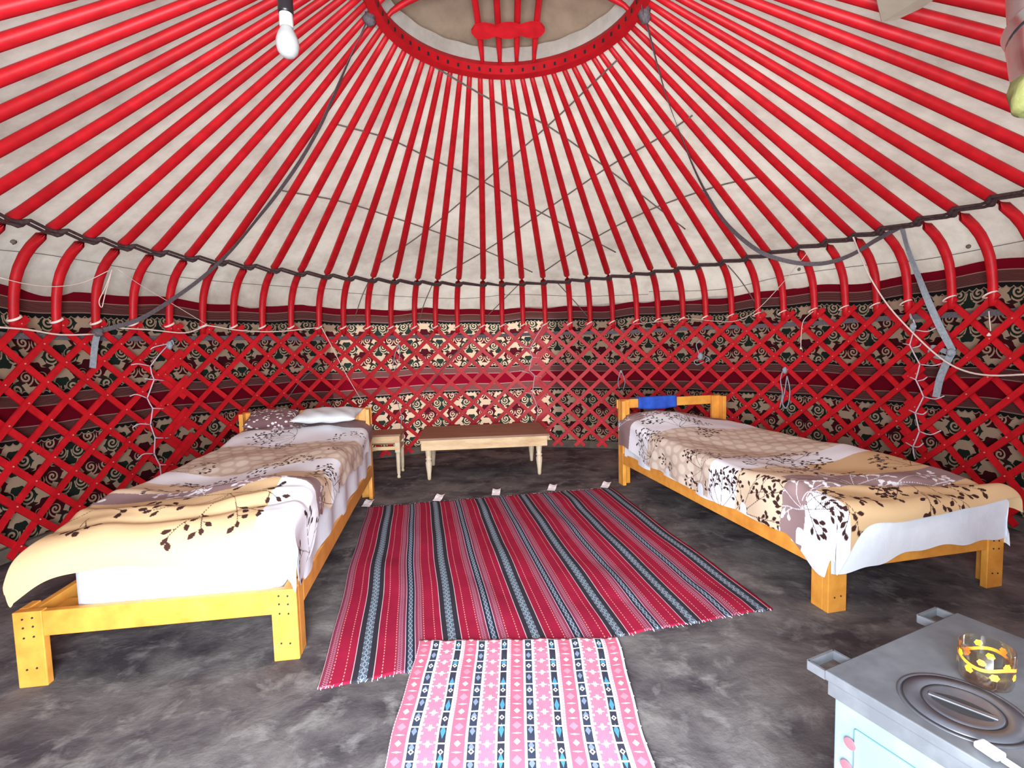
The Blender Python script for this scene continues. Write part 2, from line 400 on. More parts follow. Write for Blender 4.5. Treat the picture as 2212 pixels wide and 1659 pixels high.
# ================================================================ THE SETTING
def struct(o): o['kind'] = 'structure'; return o
NA, NR = 96, 40
rr = np.linspace(0.001, 3.4, NR); aa = np.linspace(0, 2*PI, NA+1)
R_, A_ = np.meshgrid(rr, aa, indexing='ij')
Z_ = np.zeros_like(R_)
struct(grid_mesh('floor', np.stack([CX+R_*np.sin(A_), CY+R_*np.cos(A_), Z_], -1), mats=FLOOR))
bmg = bmesh.new(); bmesh.ops.create_grid(bmg, x_segments=1, y_segments=1, size=14)
for v in bmg.verts: v.co.z = -.06
GRD = noisy('grass_ground', (.16, .20, .08), (.22, .22, .12), 3, .95)
struct(obj('ground', bmg, GRD))
# felt outer wall; open at the door (behind the camera) and rolled up at the back left of centre
def arc_wall(name, a0, a1, z0, z1, R, th, m, parent=None):
    n = max(3, int(abs(a1-a0)/2.5)); P = []
    for a in np.linspace(a0, a1, n):
        P.append([polar(a, R, z0)[:], polar(a, R, z1)[:], polar(a, R+th, z1)[:], polar(a, R+th, z0)[:], polar(a, R, z0)[:]])
    return grid_mesh(name, np.array(P), mats=m, parent=parent, smooth=False)
struct(arc_wall('wall_left', -158, -36, -.02, 1.62, 2.93, .04, FELT))
struct(arc_wall('wall_right', 8.5, 158, -.02, 1.62, 2.93, .04, FELT))
struct(arc_wall('wall_back', -37, 9.5, -.02, .16, 2.935, .04, FELT))
struct(arc_wall('baseboard_back', -155, 155, -.01, .075, 2.80, .03, noisy('floor_edge_felt', (.075, .055, .05), (.14, .11, .08), 7, .95)))
struct(arc_wall('trim_1', 158, 202, 1.52, 1.62, 2.88, .08, RED))        # lintel over the door behind the camera
# roof canvas
prof = [(2.90, 1.44), (2.875, 1.50), (2.835, 1.60), (2.765, 1.705), (2.65, 1.80), (2.50, 1.872)]
P = []; UVR = []
ts = np.linspace(0, 1, 26)[1:]
na = 289
for a in np.linspace(-180, 180, na):
    row = []
    ca = math.radians(a)
    for r, z in prof: row.append(polar(a, r+.006*math.sin(ca*37), z)[:])
    p0 = polar(a, 2.50, 1.872); p1 = Vector((CRX+(CRR-.02)*math.sin(ca), CRY+(CRR-.02)*math.cos(ca), CRZ+.075))
    for t in ts:
        p = p0.lerp(p1, t); sag = .010*math.sin(ca*11+3*t)*math.sin(PI*t); p.z += sag; row.append(p[:])
    row.append((CRX+.640*math.sin(ca), CRY+.640*math.cos(ca), 2.845)); row.append((CRX+.627*math.sin(ca), CRY+.627*math.cos(ca), 2.880+.003*math.sin(ca*23)))
    P.append(row)
struct(grid_mesh('ceiling', np.array(P), mats=CANVAS))
# felt cap over the crown
P = []
for a in np.linspace(0, 2*PI, 65):
    P.append([(CRX+r*math.sin(a), CRY+.04+r*math.cos(a), z) for r, z in ((.705, 2.90), (.71, 2.925), (.70, 2.965), (.60, 3.02), (.45, 3.09), (.2, 3.12), (.001, 3.13))])
tag(grid_mesh('smoke_hole_cover', np.array(P), mats=CAPM), 'brown felt cover over the round smoke hole above the crown ring', 'felt cover')
# patterned cloth behind the lattice
P = []; UV = []
zz = np.linspace(.06, 1.53, 60)
for a in np.linspace(-156, 156, 420):
    s = math.radians(a)*2.86
    wv = .010*math.sin(s*4.2)+.006*math.sin(s*9.1+1)
    ztop = 1.525+.012*math.sin(s*5.1)+.008*math.sin(s*11)
    row = []; ur = []
    for z in zz:
        z2 = .06+(z-.06)*(ztop-.06)/(1.53-.06)
        row.append(polar(a, 2.86+wv*(z/1.5)+.003*math.sin(z*25+s), z2)[:]); ur.append((s, z))
    P.append(row); UV.append(ur)
tag(grid_mesh('patterned_wall_cloth', np.array(P), uv=np.array(UV), mats=CLOTH), 'long red cloth with scroll ornament hung round the wall behind the lattice', 'wall hanging')
bmw = bmesh.new(); strip(bmw, [polar(a, 2.815, 1.232+.004*math.sin(a*.2)) for a in np.linspace(-156, 156, 200)], .036, .004, inward)
tag(obj('girth_band', bmw, WEB), 'grey webbing band running level around the wall between lattice and cloth', 'band')
# ---------------------------------------------------------------- lattice panels
D = 4.9; DZ = .222; ZT = 1.30; ZB = .075
ROWS = (ZT-ZB)/DZ
def lattice(label, a0, a1, ph, roff=0):
    """a0..a1 degrees clockwise; crossings on top at a = ph + k*D"""
    t = thing('lattice_panel', label, 'lattice wall', polar((a0+a1)/2, 2.76, 0), 0, 'red lattice wall panels')
    base = t.location.copy()
    for sgn in (1, -1):
        k0 = math.floor((a0-ph)/D)-9; k1 = math.ceil((a1-ph)/D)+9
        for k in range(k0, k1+1):
            at = ph+k*D                                   # angle at top crossing
            pts = []
            zext = .035
            for z in np.linspace(ZT+zext, ZB-.045, 34):
                a = at - sgn*(ZT-z)/DZ*D
                if a0-1.2 <= a <= a1+1.2: pts.append((a, z))
            if len(pts) < 4: continue
            R = (2.752 if sgn > 0 else 2.768)+roff
            P = [polar(a, R+.012*math.sin(z*2.6+k), z)-base for a, z in pts]
            bm = bmesh.new()
            strip(bm, P, .037, .011, lambda p: inward(p+base))
            if sgn > 0:                                     # leather studs at the crossings
                j = 0
                while True:
                    z = ZT-j*DZ/2
                    if z < ZB-.02: break
                    a = at-(ZT-z)/DZ*D
                    if a0-1 <= a <= a1+1:
                        p = polar(a, R-.010, z)-base; bmesh.ops.create_icosphere(bm, subdivisions=1, radius=.0055, matrix=Matrix.Translation(p))
                        for f in bm.faces[-20:]: f.material_index = 1
                    j += 1
            obj('lath', bm, [random.choice([RED, RED, RED2]), STUD], t)
    return t
FOOT = [-86.97, -82.08, -77.17, -72.1, -66.85, -61.69, -56.6, -51.62, -46.41, -41.11, -36.32, -31.37, -26.56, -21.56, -17.04, -12.28, -6.67, -2.36, 2.27, 7.19, 12.7, 17.04, 21.91, 26.99, 31.39, 36.42, 40.85, 45.75, 50.54, 54.98, 60.11, 64.98, 69.63, 73.95, 79.62, 84.49]
lattice('red wooden lattice wall section at the left edge, left of the first knotted lacing', -139, -66, -66.85)
lattice('red wooden lattice wall section behind the left bed and the small stool', -67.5, 6.5, -31.4, .004)
lattice('red wooden lattice wall section behind the right bed headboard, right of the bench', 5.0, 76, 36.4, -.004)
lattice('red wooden lattice wall section at the right edge, beyond the white looped lacing', 74.5, 139, 74.6, .008)
# ---------------------------------------------------------------- crown ring
crown = thing('crown_ring', 'red round wooden crown ring with crossbars at the top of the roof', 'crown ring', (CRX, CRY, CRZ))
bm = bmesh.new(); seg = 96
def ringprof():
    return [(-.030, -.004), (.012, -.012), (.030, .020), (.030, .070), (-.012, .078), (-.034, .045)]
rg = []
for k in range(seg):
    a = 2*PI*k/seg
    rg.append([bm.verts.new(((CRR-.012+dr)*math.sin(a), (CRR-.012+dr)*math.cos(a), dz)) for dr, dz in ringprof()])
for k in range(seg):
    A, B = rg[k], rg[(k+1) % seg]
    for j in range(6): bm.faces.new((A[j], A[(j+1) % 6], B[(j+1) % 6], B[j]))
obj('rim', bm, RED2, crown)
for k in range(60):
    a = 2*PI*k/60+.03; bm = bmesh.new()
    c_ = Vector(((CRR-.046)*math.sin(a), (CRR-.046)*math.cos(a), .018)); Mx = Matrix.Translation(c_) @ Matrix.Rotation(-a, 4, 'Z')
    box(bm, -.006, .006, -.002, .004, -.009, .009, 0, Mx)
    obj('slot', bm, DARK, crown)
def arch(off, axis):
    pts = []; R = CRR-.02; h = math.sqrt(R*R-off*off); bulge = .15
    for t in np.linspace(-1, 1, 31):
        s = t*h; z = .055+.19*(1-abs(t)**2.4)**.8
        o = off*(1+.25*(1-abs(t)))
        pts.append(Vector((o, s, z)) if axis == 'y' else Vector((s, o, z-.025)))
    rad = [.0195*(.55+.45*min(1, (1-abs(t))*7)) for t in np.linspace(-1, 1, 31)]
    return pts, rad
for off in (-.155, -.052, .048, .150):
    p, r = arch(off, 'y'); bm = bmesh.new(); tube(bm, p, r, 8, flat=.8); obj('crossbar', bm, RED, crown)
for off in (-.155, -.052, .052, .155):
    p, r = arch(off, 'x'); bm = bmesh.new(); tube(bm, p, r, 8, flat=.8); obj('crossbar', bm, RED, crown)
for s in (1, -1):
    bm = bmesh.new(); n = 40; ycen = s*.43; zc = .135; row1 = []; 
    for side in (0, 1):
        ring = []
        for k in range(n):
            x = -.205+.41*k/(n-1); hgt = .020+.013*abs(math.sin((x+.205)/.41*PI*3))
            if k in (0, n-1): hgt = .004
            elif k in (1, n-2): hgt = .015
            ring.append((x, hgt))
        row1.append([bm.verts.new((x, ycen+hg, zc-s*hg*.55+side*.016-.012)) for x, hg in ring]+[bm.verts.new((x, ycen-hg, zc+s*hg*.55+side*.016-.012)) for x, hg in reversed(ring)])
    for r_ in row1: bm.faces.new(r_)
    N2 = len(row1[0])
    for k in range(N2): bm.faces.new((row1[0][k], row1[0][(k+1) % N2], row1[1][(k+1) % N2], row1[1][k]))
    obj('spreader_board', bm, RED, crown)
# ---------------------------------------------------------------- roof poles
CROWNPX = [(829,67),(844,80),(860,97),(879,110),(896,120),(916,132),(934,144),(954,150),(974,154),(996,159),(1016,161),(1038,164),(1061,164),(1085,167),(1105,167),(1126,167),(1146,164),(1172,161),(1192,157),(1215,150),(1235,144),(1257,137),(1275,124),(1292,117),(1312,104),(1332,90),(1342,77),(1359,63)]
poles = []
ca_first = None
cang = {}
for j, (u, v) in enumerate(CROWNPX):
    p = hit(u, v, CRZ); cang[j+5] = math.degrees(math.atan2(p.x-CRX, p.y-CRY))
allp = [(FOOT[j], j) for j in range(36)]
for k in range(1, 13): allp.append((FOOT[0]-k*4.95, -k)); allp.append((FOOT[-1]+k*4.9, 35+k))
allp.sort()
def crown_angle(j):
    if j in cang: return cang[j]
    if j < 5: return cang[5]+(j-5)*5.25
    return cang[32]+(j-32)*5.1
def proj(P):
    d = P-Vector((0, 0, H)); z = d.dot(fw)
    if z < .05: return None
    return 1106+F*d.dot(rt)/z, 829.5-F*d.dot(up)/z
def pole_label(j):
    if 0 <= j <= 35: 
        i = j
        words = ['first', 'second', 'third', 'fourth', 'fifth', 'sixth', 'seventh', 'eighth', 'ninth', 'tenth', 'eleventh', 'twelfth']
        if i < 12: return 'bent red roof pole, %s from the left among poles footed on the lattice' % words[i]
        if i >= 24: return 'bent red roof pole, %s from the right among poles footed on the lattice' % words[35-i]
        near = ['over the left end of the stool', 'over the left bedpost and stool', 'over the gap between stool and bench', 'over the left end of the bench', 'just left of the middle of the bench', 'straight above the middle of the bench', 'just right of the middle of the bench', 'over the right half of the bench', 'over the right end of the bench', 'just right of the bench end', 'over the bare floor right of the bench', 'over the left post of the right headboard']
        return 'bent red roof pole with its foot %s' % near[i-12]
    words = ['first', 'second', 'third', 'fourth', 'fifth', 'sixth', 'seventh', 'eighth', 'ninth', 'tenth', 'eleventh', 'twelfth']
    if j < 0: return 'red roof pole cut by the left edge, %s above the leftmost pole with visible foot' % words[-j-1]
    return 'red roof pole cut by the right edge, %s above the rightmost pole with visible foot' % words[j-36]
rope_pts = []
for a, j in allp:
    ca = math.radians(crown_angle(j)); top = Vector((CRX+(CRR+.004)*math.sin(ca), CRY+(CRR+.004)*math.cos(ca), CRZ+.022))
    jit = random.uniform(-.006, .006)
    pts = [polar(a, r-.004, z) for r, z in [(2.765, 1.265), (2.76, 1.33), (2.755, 1.40), (2.745, 1.47), (2.73, 1.54), (2.705, 1.60), (2.665, 1.665), (2.62, 1.715), (2.56, 1.765), (2.50, 1.803)]]
    # drooping where the pole starts straight
    b0 = polar(a, 2.44, 1.834)
    for t in (0, .08, .2, .4, .6, .8, .93, 1): pts.append(b0.lerp(top, t)+Vector((0, 0, jit*math.sin(PI*t))))
    rad = [.023, .025, .026, .027, .028, .029, .0295, .0295, .0295, .0295, .0295, .029, .028, .026, .0235, .020, .017, .0145]
    rope_pts.append((a, j))
    vis = False
    for k in range(len(pts)-1):
        for t in (0, .25, .5, .75):
            q = proj(pts[k].lerp(pts[k+1], t))
            if q and -30 < q[0] < 2242 and -30 < q[1] < 1690: vis = True
    if not vis: continue
    t = thing('roof_pole', pole_label(j), 'roof pole', pts[0], 0, 'red bent poles of the roof')
    L = pts[0].copy(); bm = bmesh.new(); tube(bm, [p-L for p in pts], rad, 10, flat=.82, ref=lambda p: Vector((0, 0, 1)) if p.z > .5 else inward(p+L))
    obj('shaft', bm, random.choice([RED, RED, RED2]), t)
    # white tie at foot, wrapped over the lattice tip and the pole
    q = polar(a-.15, 2.748, 1.325); bm = bmesh.new()
    side = Vector((math.cos(math.radians(a)), -math.sin(math.radians(a)), 0))
    loop = [q+side*(.029*math.cos(th))+Vector((0, 0, 1))*(.016*math.cos(th)+.004)+inward(q)*(.030*math.sin(th)) for th in np.linspace(0, 2*PI, 16, endpoint=False)]
    tube(bm, [p-L for p in loop], .0075, 6, flat=.5, closed=True, cap=False); obj('foot_strap', bm, TIE, t)
# dark rope band along the bends
RB = [(a, 2.47 if abs(a) > 60 else 2.47+.085*(1-abs(a)/60)) for a, j in rope_pts]
def ropep(a, r, dz, off):
    z = None
    pr = [(2.76, 1.30), (2.75, 1.45), (2.72, 1.57), (2.66, 1.67), (2.57, 1.76), (2.46, 1.825), (2.3, 1.905)]
    for (r1, z1), (r2, z2) in zip(pr, pr[1:]):
        if r2 <= r <= r1: z = z1+(z2-z1)*(r1-r)/(r1-r2)
    nrm = Vector((math.sin(math.radians(a))*.5, math.cos(math.radians(a))*.5, .86))
    return polar(a, r, z)+Vector((0, 0, dz))-nrm*off
rope = thing('bend_rope', 'dark twisted rope tied across every roof pole at its bend, right round the tent', 'rope', (CX, CY, 1.75))
for s, dd in ((0, .0), (1, .022)):
    pts = []
    for i, (a, r) in enumerate(RB):
        pts.append(ropep(a-.9, min(2.57, r+.012+dd), 0, .030)); pts.append(ropep(a+.3, min(2.57, r+.006+dd), 0, .036)); pts.append(ropep(a+1.0, max(2.40, r-.016+dd), 0, .030))
    pp = []
    for i in range(len(pts)-1):
        for t in (0, .5): pp.append(pts[i].lerp(pts[i+1], t))
    bm = bmesh.new(); tube(bm, [p-rope.location for p in pp], [.0085+(.0055 if (i % 6) in (2, 3) else 0) for i in range(len(pp))], 7); obj('rope_strand', bm, ROPE, rope, True)
# ---------------------------------------------------------------- twine net on the roof canvas
def px_cord(name, label, px, off, rad, m, cat='cord', group=None, sm=4, drop=None):
    P = [on_shell(u, v, off) for u, v in px]
    P = smooth_pts(P, sm) if len(P) > 2 else P
    bm = bmesh.new(); tube(bm, P, rad, 6)
    return tag(obj(name, bm, m, None, True), label, cat, group)
TW = [
 ([(935,142),(1060,215),(1183,272),(1310,363),(1410,440),(1480,495)], 'roof twine slanting right from the crown ring past its crossbars, behind the poles'),
 ([(725,268),(840,300),(935,345),(1045,393),(1170,460),(1330,545)], 'roof twine slanting down right from the left knot, crossing mid roof'),
 ([(610,412),(740,436),(850,470),(925,495),(1045,540),(1150,588)], 'lowest roof twine slanting right from the long left strap'),
 ([(1335,128),(1270,190),(1183,272),(1045,393),(925,495),(815,572)], 'roof twine slanting down left from the right of the crown ring'),
 ([(1495,250),(1420,300),(1310,363),(1170,460),(1050,540),(950,597)], 'roof twine slanting down left from the upper right knot'),
 ([(1640,382),(1540,405),(1400,455),(1275,520),(1170,590)], 'roof twine slanting down left from the lower right knot'),
]
for px, lb in TW:
    px_cord('roof_twine', lb, px, -.030, .0055, TWINE, 'twine', 'grey twine netting under the roof canvas')
for px, lb in (([(1572,573),(1600,606),(1629,650),(1650,690)], 'dark cord end hanging below the rope, above the right bed'), ([(795,610),(780,645),(765,690)], 'dark cord end hanging below the rope, above the stool'), ([(1120,615),(1080,655),(1045,690)], 'dark cord end slanting below the rope, above the bench'), ([(935,612),(915,660),(905,700)], 'dark cord end hanging below the rope, left of the bench'), ([(1205,612),(1240,650),(1275,690)], 'dark cord end slanting below the rope, right of the bench')):
    px_cord('cord_end', lb, px, -.02, .0045, TWINE, 'cord')
# canvas seam
for nm, px in (('left', [(0,540),(100,550),(250,575),(400,600),(560,615),(740,626)]), ('middle', [(742,632),(860,640),(1000,645),(1110,636),(1250,640),(1400,636)]), ('right', [(1402,630),(1560,625),(1690,597),(1850,575),(2000,560),(2212,520)])):
    px_cord('canvas_seam', 'thin dark stitched line low on the roof canvas, %s stretch of three' % nm, px, -.095, .0022, TWINE, 'seam')
for (u, v), lb in (((28,523), 'far left'), ((1088,636), 'above the bench'), ((1420,618), 'above the right headboard'), ((1726,582), 'above the right bed'), ((2092,532), 'near the right edge')):
    p = on_shell(u, v, -.08); bm = bmesh.new(); bmesh.ops.create_icosphere(bm, subdivisions=2, radius=.013, matrix=Matrix.Translation(p))
    for vtx in bm.verts: vtx.co += Vector((random.uniform(-.003, .003),)*3)
    tag(obj('canvas_knot', bm, TWINE, None, True), 'small dark knot of cord on the lower canvas, %s' % lb, 'knot')
# ---------------------------------------------------------------- straps and cords
def strap(name, label, px, w, m, offs, cat='strap', tw=0):
    P = [on_shell(u, v, o) for (u, v), o in zip(px, offs)]; P = smooth_pts(P, 5)
    bm = bmesh.new(); strip(bm, P, w, .003, inward, twist=(lambda t: math.sin(t*5)*tw) if tw else None)
    return P
def strap_obj(name, label, segs, m, cat='strap'):
    t = thing(name, label, cat, on_shell(*segs[0][1][0], .05))
    L = t.location.copy()
    for nm, px, offs, w, tw in segs:
        P = [on_shell(u, v, o) for (u, v), o in zip(px, offs)]; P = smooth_pts(P, 5)
        bm = bmesh.new(); strip(bm, [p-L for p in P], w, .0035, lambda p: inward(p+L), twist=(lambda t: math.sin(t*6)*tw) if tw else None)
        bmesh.ops.recalc_face_normals(bm, faces=bm.faces); obj(nm, bm, m, t)
    return t
def kn(parent, pos, r, m, name='knot', sc=(1, 1, 1)):
    bm = bmesh.new(); bmesh.ops.create_uvsphere(bm, u_segments=12, v_segments=8, radius=r)
    for v in bm.verts:
        v.co = Vector((v.co.x*sc[0], v.co.y*sc[1], v.co.z*sc[2]))*(1+.18*math.sin(v.co.x*400)*math.cos(v.co.z*300)) + pos - parent.location
    return obj(name, bm, m, parent, True)
pxL = [(795,42),(772,90),(745,150),(715,220),(690,275),(650,345),(605,410),(562,465),(500,540),(440,597),(375,645),(300,690),(212,716)]
s1 = strap_obj('tension_strap', 'long grey webbing strap from the crown ring down to the lattice on the left', [('webbing', pxL, [.05]*6+[.07, .10, .13, .15, .13, .09, .03], [.016, .018, .02][0] and .030, .35), ('strap_tail', [(212,716),(205,745),(200,795)], [.03, .035, .04], .040, 0)], WEB)
for ch in s1.children:
    if ch.name.startswith('strap_tail'): ch.data.materials[0] = WEBL
kn(s1, on_shell(210,718,.035), .028, WEB, 'knot', (1.3, .8, 1)); kn(s1, on_shell(797,42,.03), .03, WEB)
pxR = [(1386,12),(1402,70),(1420,140),(1442,215),(1470,290),(1500,365),(1530,425),(1565,478),(1605,518),(1650,548),(1700,564),(1745,570),(1790,567),(1840,550),(1890,520),(1948,488)]
s2 = strap_obj('tension_strap', 'long grey webbing strap from the right of the crown ring, sagging over the right bed', [('webbing', pxR, [.05]*5+[.07, .09, .12, .14, .15, .14, .12, .10, .08, .06, .05], .032, .3),
    ('lower_webbing', [(1948,490),(1962,540),(1985,600),(2005,650),(2030,705),(2058,758)], [.05, .07, .07, .06, .05, .03], .040, .25), ('strap_tail', [(2058,758),(2042,790),(2030,820),(2022,858)], [.03, .04, .045, .05], .046, 0), ('strap_loop', [(2050,762),(2015,750),(2012,765),(2045,775)], [.02, .0, .0, .02], .03, 0)], WEB)
for ch in s2.children:
    if ch.name.startswith(('lower', 'strap_')): ch.data.materials[0] = WEBL
kn(s2, on_shell(1392,30,.03), .03, WEB, 'knot', (1, 1, 1.5)); kn(s2, on_shell(2055,762,.035), .024, WEBL)
px_cord('electric_cable', 'white cable hanging from the roof and looping to the right edge over the lattice', [(1843,512),(1858,550),(1880,600),(1920,662),(1975,722),(2030,772),(2080,800),(2140,811),(2230,808)], .09, .0055, CORD, 'cable')
px_cord('white_cord', 'white cord strung along the lattice tops from the left edge to the grey strap', [(-15,706),(60,712),(130,723),(205,722)], .06, .0055, CORD, 'cord')
px_cord('white_cord', 'white cord strung along the lattice tops from the grey strap to above the pillow', [(250,708),(330,713),(400,719),(440,706),(455,704),(520,714),(600,716),(692,707)], .04, .005, CORD, 'cord')
px_cord('white_cord', 'white cord dropping from the lattice top to the post of the left headboard', [(695,708),(715,745),(735,785),(760,830),(782,866)], .05, .004, CORD, 'cord')
px_cord('twine_string', 'slack thin string curving under the canvas at the far left', [(0,600),(60,614),(120,619),(180,610),(240,582)], .06, .0026, CORD, 'string')
px_cord('twine_string', 'looped thin string dangling from the canvas knot on the left', [(242,582),(228,620),(214,650),(220,664),(226,640),(240,590)], .05, .003, CORD, 'string')
px_cord('twine_string', 'thin string slanting from the left canvas knot down to the lattice tops', [(255,582),(310,620),(370,655),(450,703)], .04, .0022, CORD, 'string')
px_cord('twine_string', 'thin string strung along the lattice tops and rising right over the right bed', [(1370,700),(1420,695),(1480,688),(1560,695),(1600,690),(1640,665),(1690,612),(1745,545)], .05, .0026, CORD, 'string')
tz = px_cord('pull_cord', 'short white cord with a bell-shaped end hanging over the right bed', [(1757,672),(1736,692),(1731,720),(1730,750)], .03, .003, CORD, 'cord')
def bell(u, v, off, par):
    p = on_shell(u, v, off); bm = bmesh.new(); lathe(bm, [(.003, .014), (.005, .010), (.011, 0), (.011, -.004), (.002, -.006)], 12, p); return obj('bell_end', bm, CORD, par)
bell(1730, 753, .03, tz)
tz = px_cord('pull_cord', 'white cord with a bell-shaped end hanging near the right edge', [(2136,672),(2138,695),(2140,715)], .03, .003, CORD, 'cord'); bell(2136, 724, .03, tz)
# lacing between panels
def lacing(label, px, hooks):
    t = thing('panel_lacing', label, 'lacing cord', on_shell(*px[0], .03)); L = t.location.copy()
    bm = bmesh.new(); tube(bm, smooth_pts([on_shell(u, v, .03)-L for u, v in px], 2), .0045, 6); obj('main_cord', bm, LACE, t, True)
    for h in hooks:
        bm = bmesh.new(); tube(bm, smooth_pts([on_shell(u, v, .032-(.02 if i == len(h)-1 else 0))-L for i, (u, v) in enumerate(h)], 4), .0040, 6); obj('side_loop', bm, LACE, t, True)
lacing('pink white knotted lacing down the lattice joint on the left, above the left bed',
    [(366,742),(325,791),(333,820),(318,860),(330,882),(325,917),(335,946),(333,980),(345,1004),(348,1035)],
    [[(325,791),(300,786),(283,788)],[(333,820),(355,822)],[(333,820),(312,818)],[(318,860),(295,852),(280,856)],[(330,882),(355,883)],[(325,917),(300,916),(286,924)],[(335,946),(365,946)],[(333,980),(310,981),(296,993)],[(345,1004),(370,1004)],[(366,742),(335,749),(325,755)]])
lacing('pink white knotted lacing down the lattice joint on the right',
    [(1965,680),(1978,705),(1965,745),(1987,787),(1978,820),(1995,857),(1977,892),(1986,932),(1972,965),(1977,992)],
    [[(1978,713),(2003,716),(2022,708)],[(1965,745),(1950,742)],[(1970,752),(1985,748),(1990,742)],[(1987,787),(2015,790),(2035,785)],[(1978,820),(1960,812)],[(1982,823),(1995,820),(2003,814)],[(1995,857),(2020,862),(2040,855)],[(1977,892),(1962,885)],[(1977,892),(1993,895),(2002,889)],[(1986,932),(2010,939),(2033,930)],[(1972,965),(1955,955)],[(1972,965),(1985,965),(1995,957)]])
lacing('thin faint lacing down the middle lattice joint above the bench',
    [(1175,700),(1145,752),(1150,770),(1143,800),(1155,812),(1150,850),(1163,885),(1155,915)],
    [[(1145,752),(1125,748)],[(1150,772),(1168,773)],[(1143,806),(1122,800)],[(1155,812),(1170,814)],[(1150,850),(1130,848)]])
def bundle(label, u, v, px, r=.02):
    t = thing('tie_bundle', label, 'tie', on_shell(u, v, .03)); kn(t, on_shell(u, v, .035), r, WEBL, 'knot', (1, .8, 1.4))
    for loop in px:
        bm = bmesh.new(); tube(bm, smooth_pts([on_shell(a, b, .04)-t.location for a, b in loop], 4), .0045, 6); obj('loop', bm, WEBL, t, True)
bundle('pale grey tie with two long loops hanging on the lattice above the right bed', 1695, 800, [[(1693,795),(1686,820),(1690,850),(1685,880)],[(1700,812),(1695,845),(1690,868),(1697,882),(1704,868),(1706,840),(1700,812)]])
bundle('grey knotted tie bunched on the lattice above the right headboard', 1513, 770, [[(1510,765),(1504,745),(1512,735)],[(1515,775),(1500,780),(1505,788),(1520,782)],[(1520,768),(1532,775),(1524,783)]], .026)
bundle('grey tie dangling from the lattice left of the right headboard', 1342, 803, [[(1340,800),(1335,825),(1338,840)],[(1344,805),(1350,825),(1346,842)]], .012)
bundle('small grey knot at the top of the left lacing', 366, 746, [[(366,742),(372,735),(375,745)]], .022)
bundle('small grey knot at the top of the right lacing', 1972, 706, [[(1968,690),(1966,678),(1971,690)]], .02)
bundle('grey tie hanging on the lattice between the left bed and the bench', 862, 748, [[(860,745),(852,770),(848,798)],[(864,748),(862,775),(852,800)]], .012)
bundle('grey tie hanging low on the lattice just right of the stool', 868, 905, [[(868,905),(866,925),(868,945)],[(868,900),(862,880),(858,868)]], .012)
px_cord('grey_cord', 'grey cord slanting down left across the middle lattice toward the stool', [(1010,735),(960,792),(915,848),(880,893)], .03, .005, WEB, 'cord')
px_cord('grey_cord', 'grey cord slanting across the lattice above the pillows of the left bed', [(690,785),(650,822),(618,865)], .03, .004, WEB, 'cord')
# flap of pale cloth by the upper right corner
P1 = [on_shell(u, v, .18) for u, v in ((1880,-60),(1905,48),(1935,44),(1990,18),(2060,-30),(2080,-60))]
bm = bmesh.new(); vs = [bm.verts.new(p) for p in P1]; vb = [bm.verts.new(p+Vector((0, .004, .006))) for p in P1]
bm.faces.new(vs); bm.faces.new(vb[::-1])
for i in range(6): bm.faces.new((vs[i], vs[(i+1) % 6], vb[(i+1) % 6], vb[i]))
tag(obj('cloth_flap', bm, noisy('pale_flap', (.50, .45, .34), (.42, .37, .28), 8, .9)), 'pale pointed flap of cloth hanging from the roof near the upper right corner', 'cloth')
# ---------------------------------------------------------------- light bulb
bp = Vector((-.60, 1.52, 0)); bp = hit(621, 92, 1.96)
bulb = thing('light_bulb', 'unlit white bulb in a black socket hanging on its cable, upper left', 'light bulb', bp)
bm = bmesh.new(); lathe(bm, [(.004, -.040), (.016, -.037), (.026, -.026), (.0305, -.010), (.030, .004), (.025, .020), (.018, .034), (.0165, .040)], 28); obj('globe', bm, BULBG, bulb)
bm = bmesh.new(); lathe(bm, [(.0165, .038), (.0185, .045), (.0180, .075), (.0165, .082)], 24); obj('bulb_base', bm, BULBW, bulb)
bm = bmesh.new(); lathe(bm, [(.0190, .074), (.0205, .082), (.0200, .120), (.0165, .135), (.008, .144), (.004, .146)], 24); obj('socket', bm, BLACKP, bulb)
bm = bmesh.new(); topz = 2.62-bp.z; tube(bm, smooth_pts([(0, 0, .14), (-.004, .0, .25), (-.01, .01, .45), (.08, .20, topz)], 6), .0032, 6); obj('cable', bm, CORD, bulb, True)
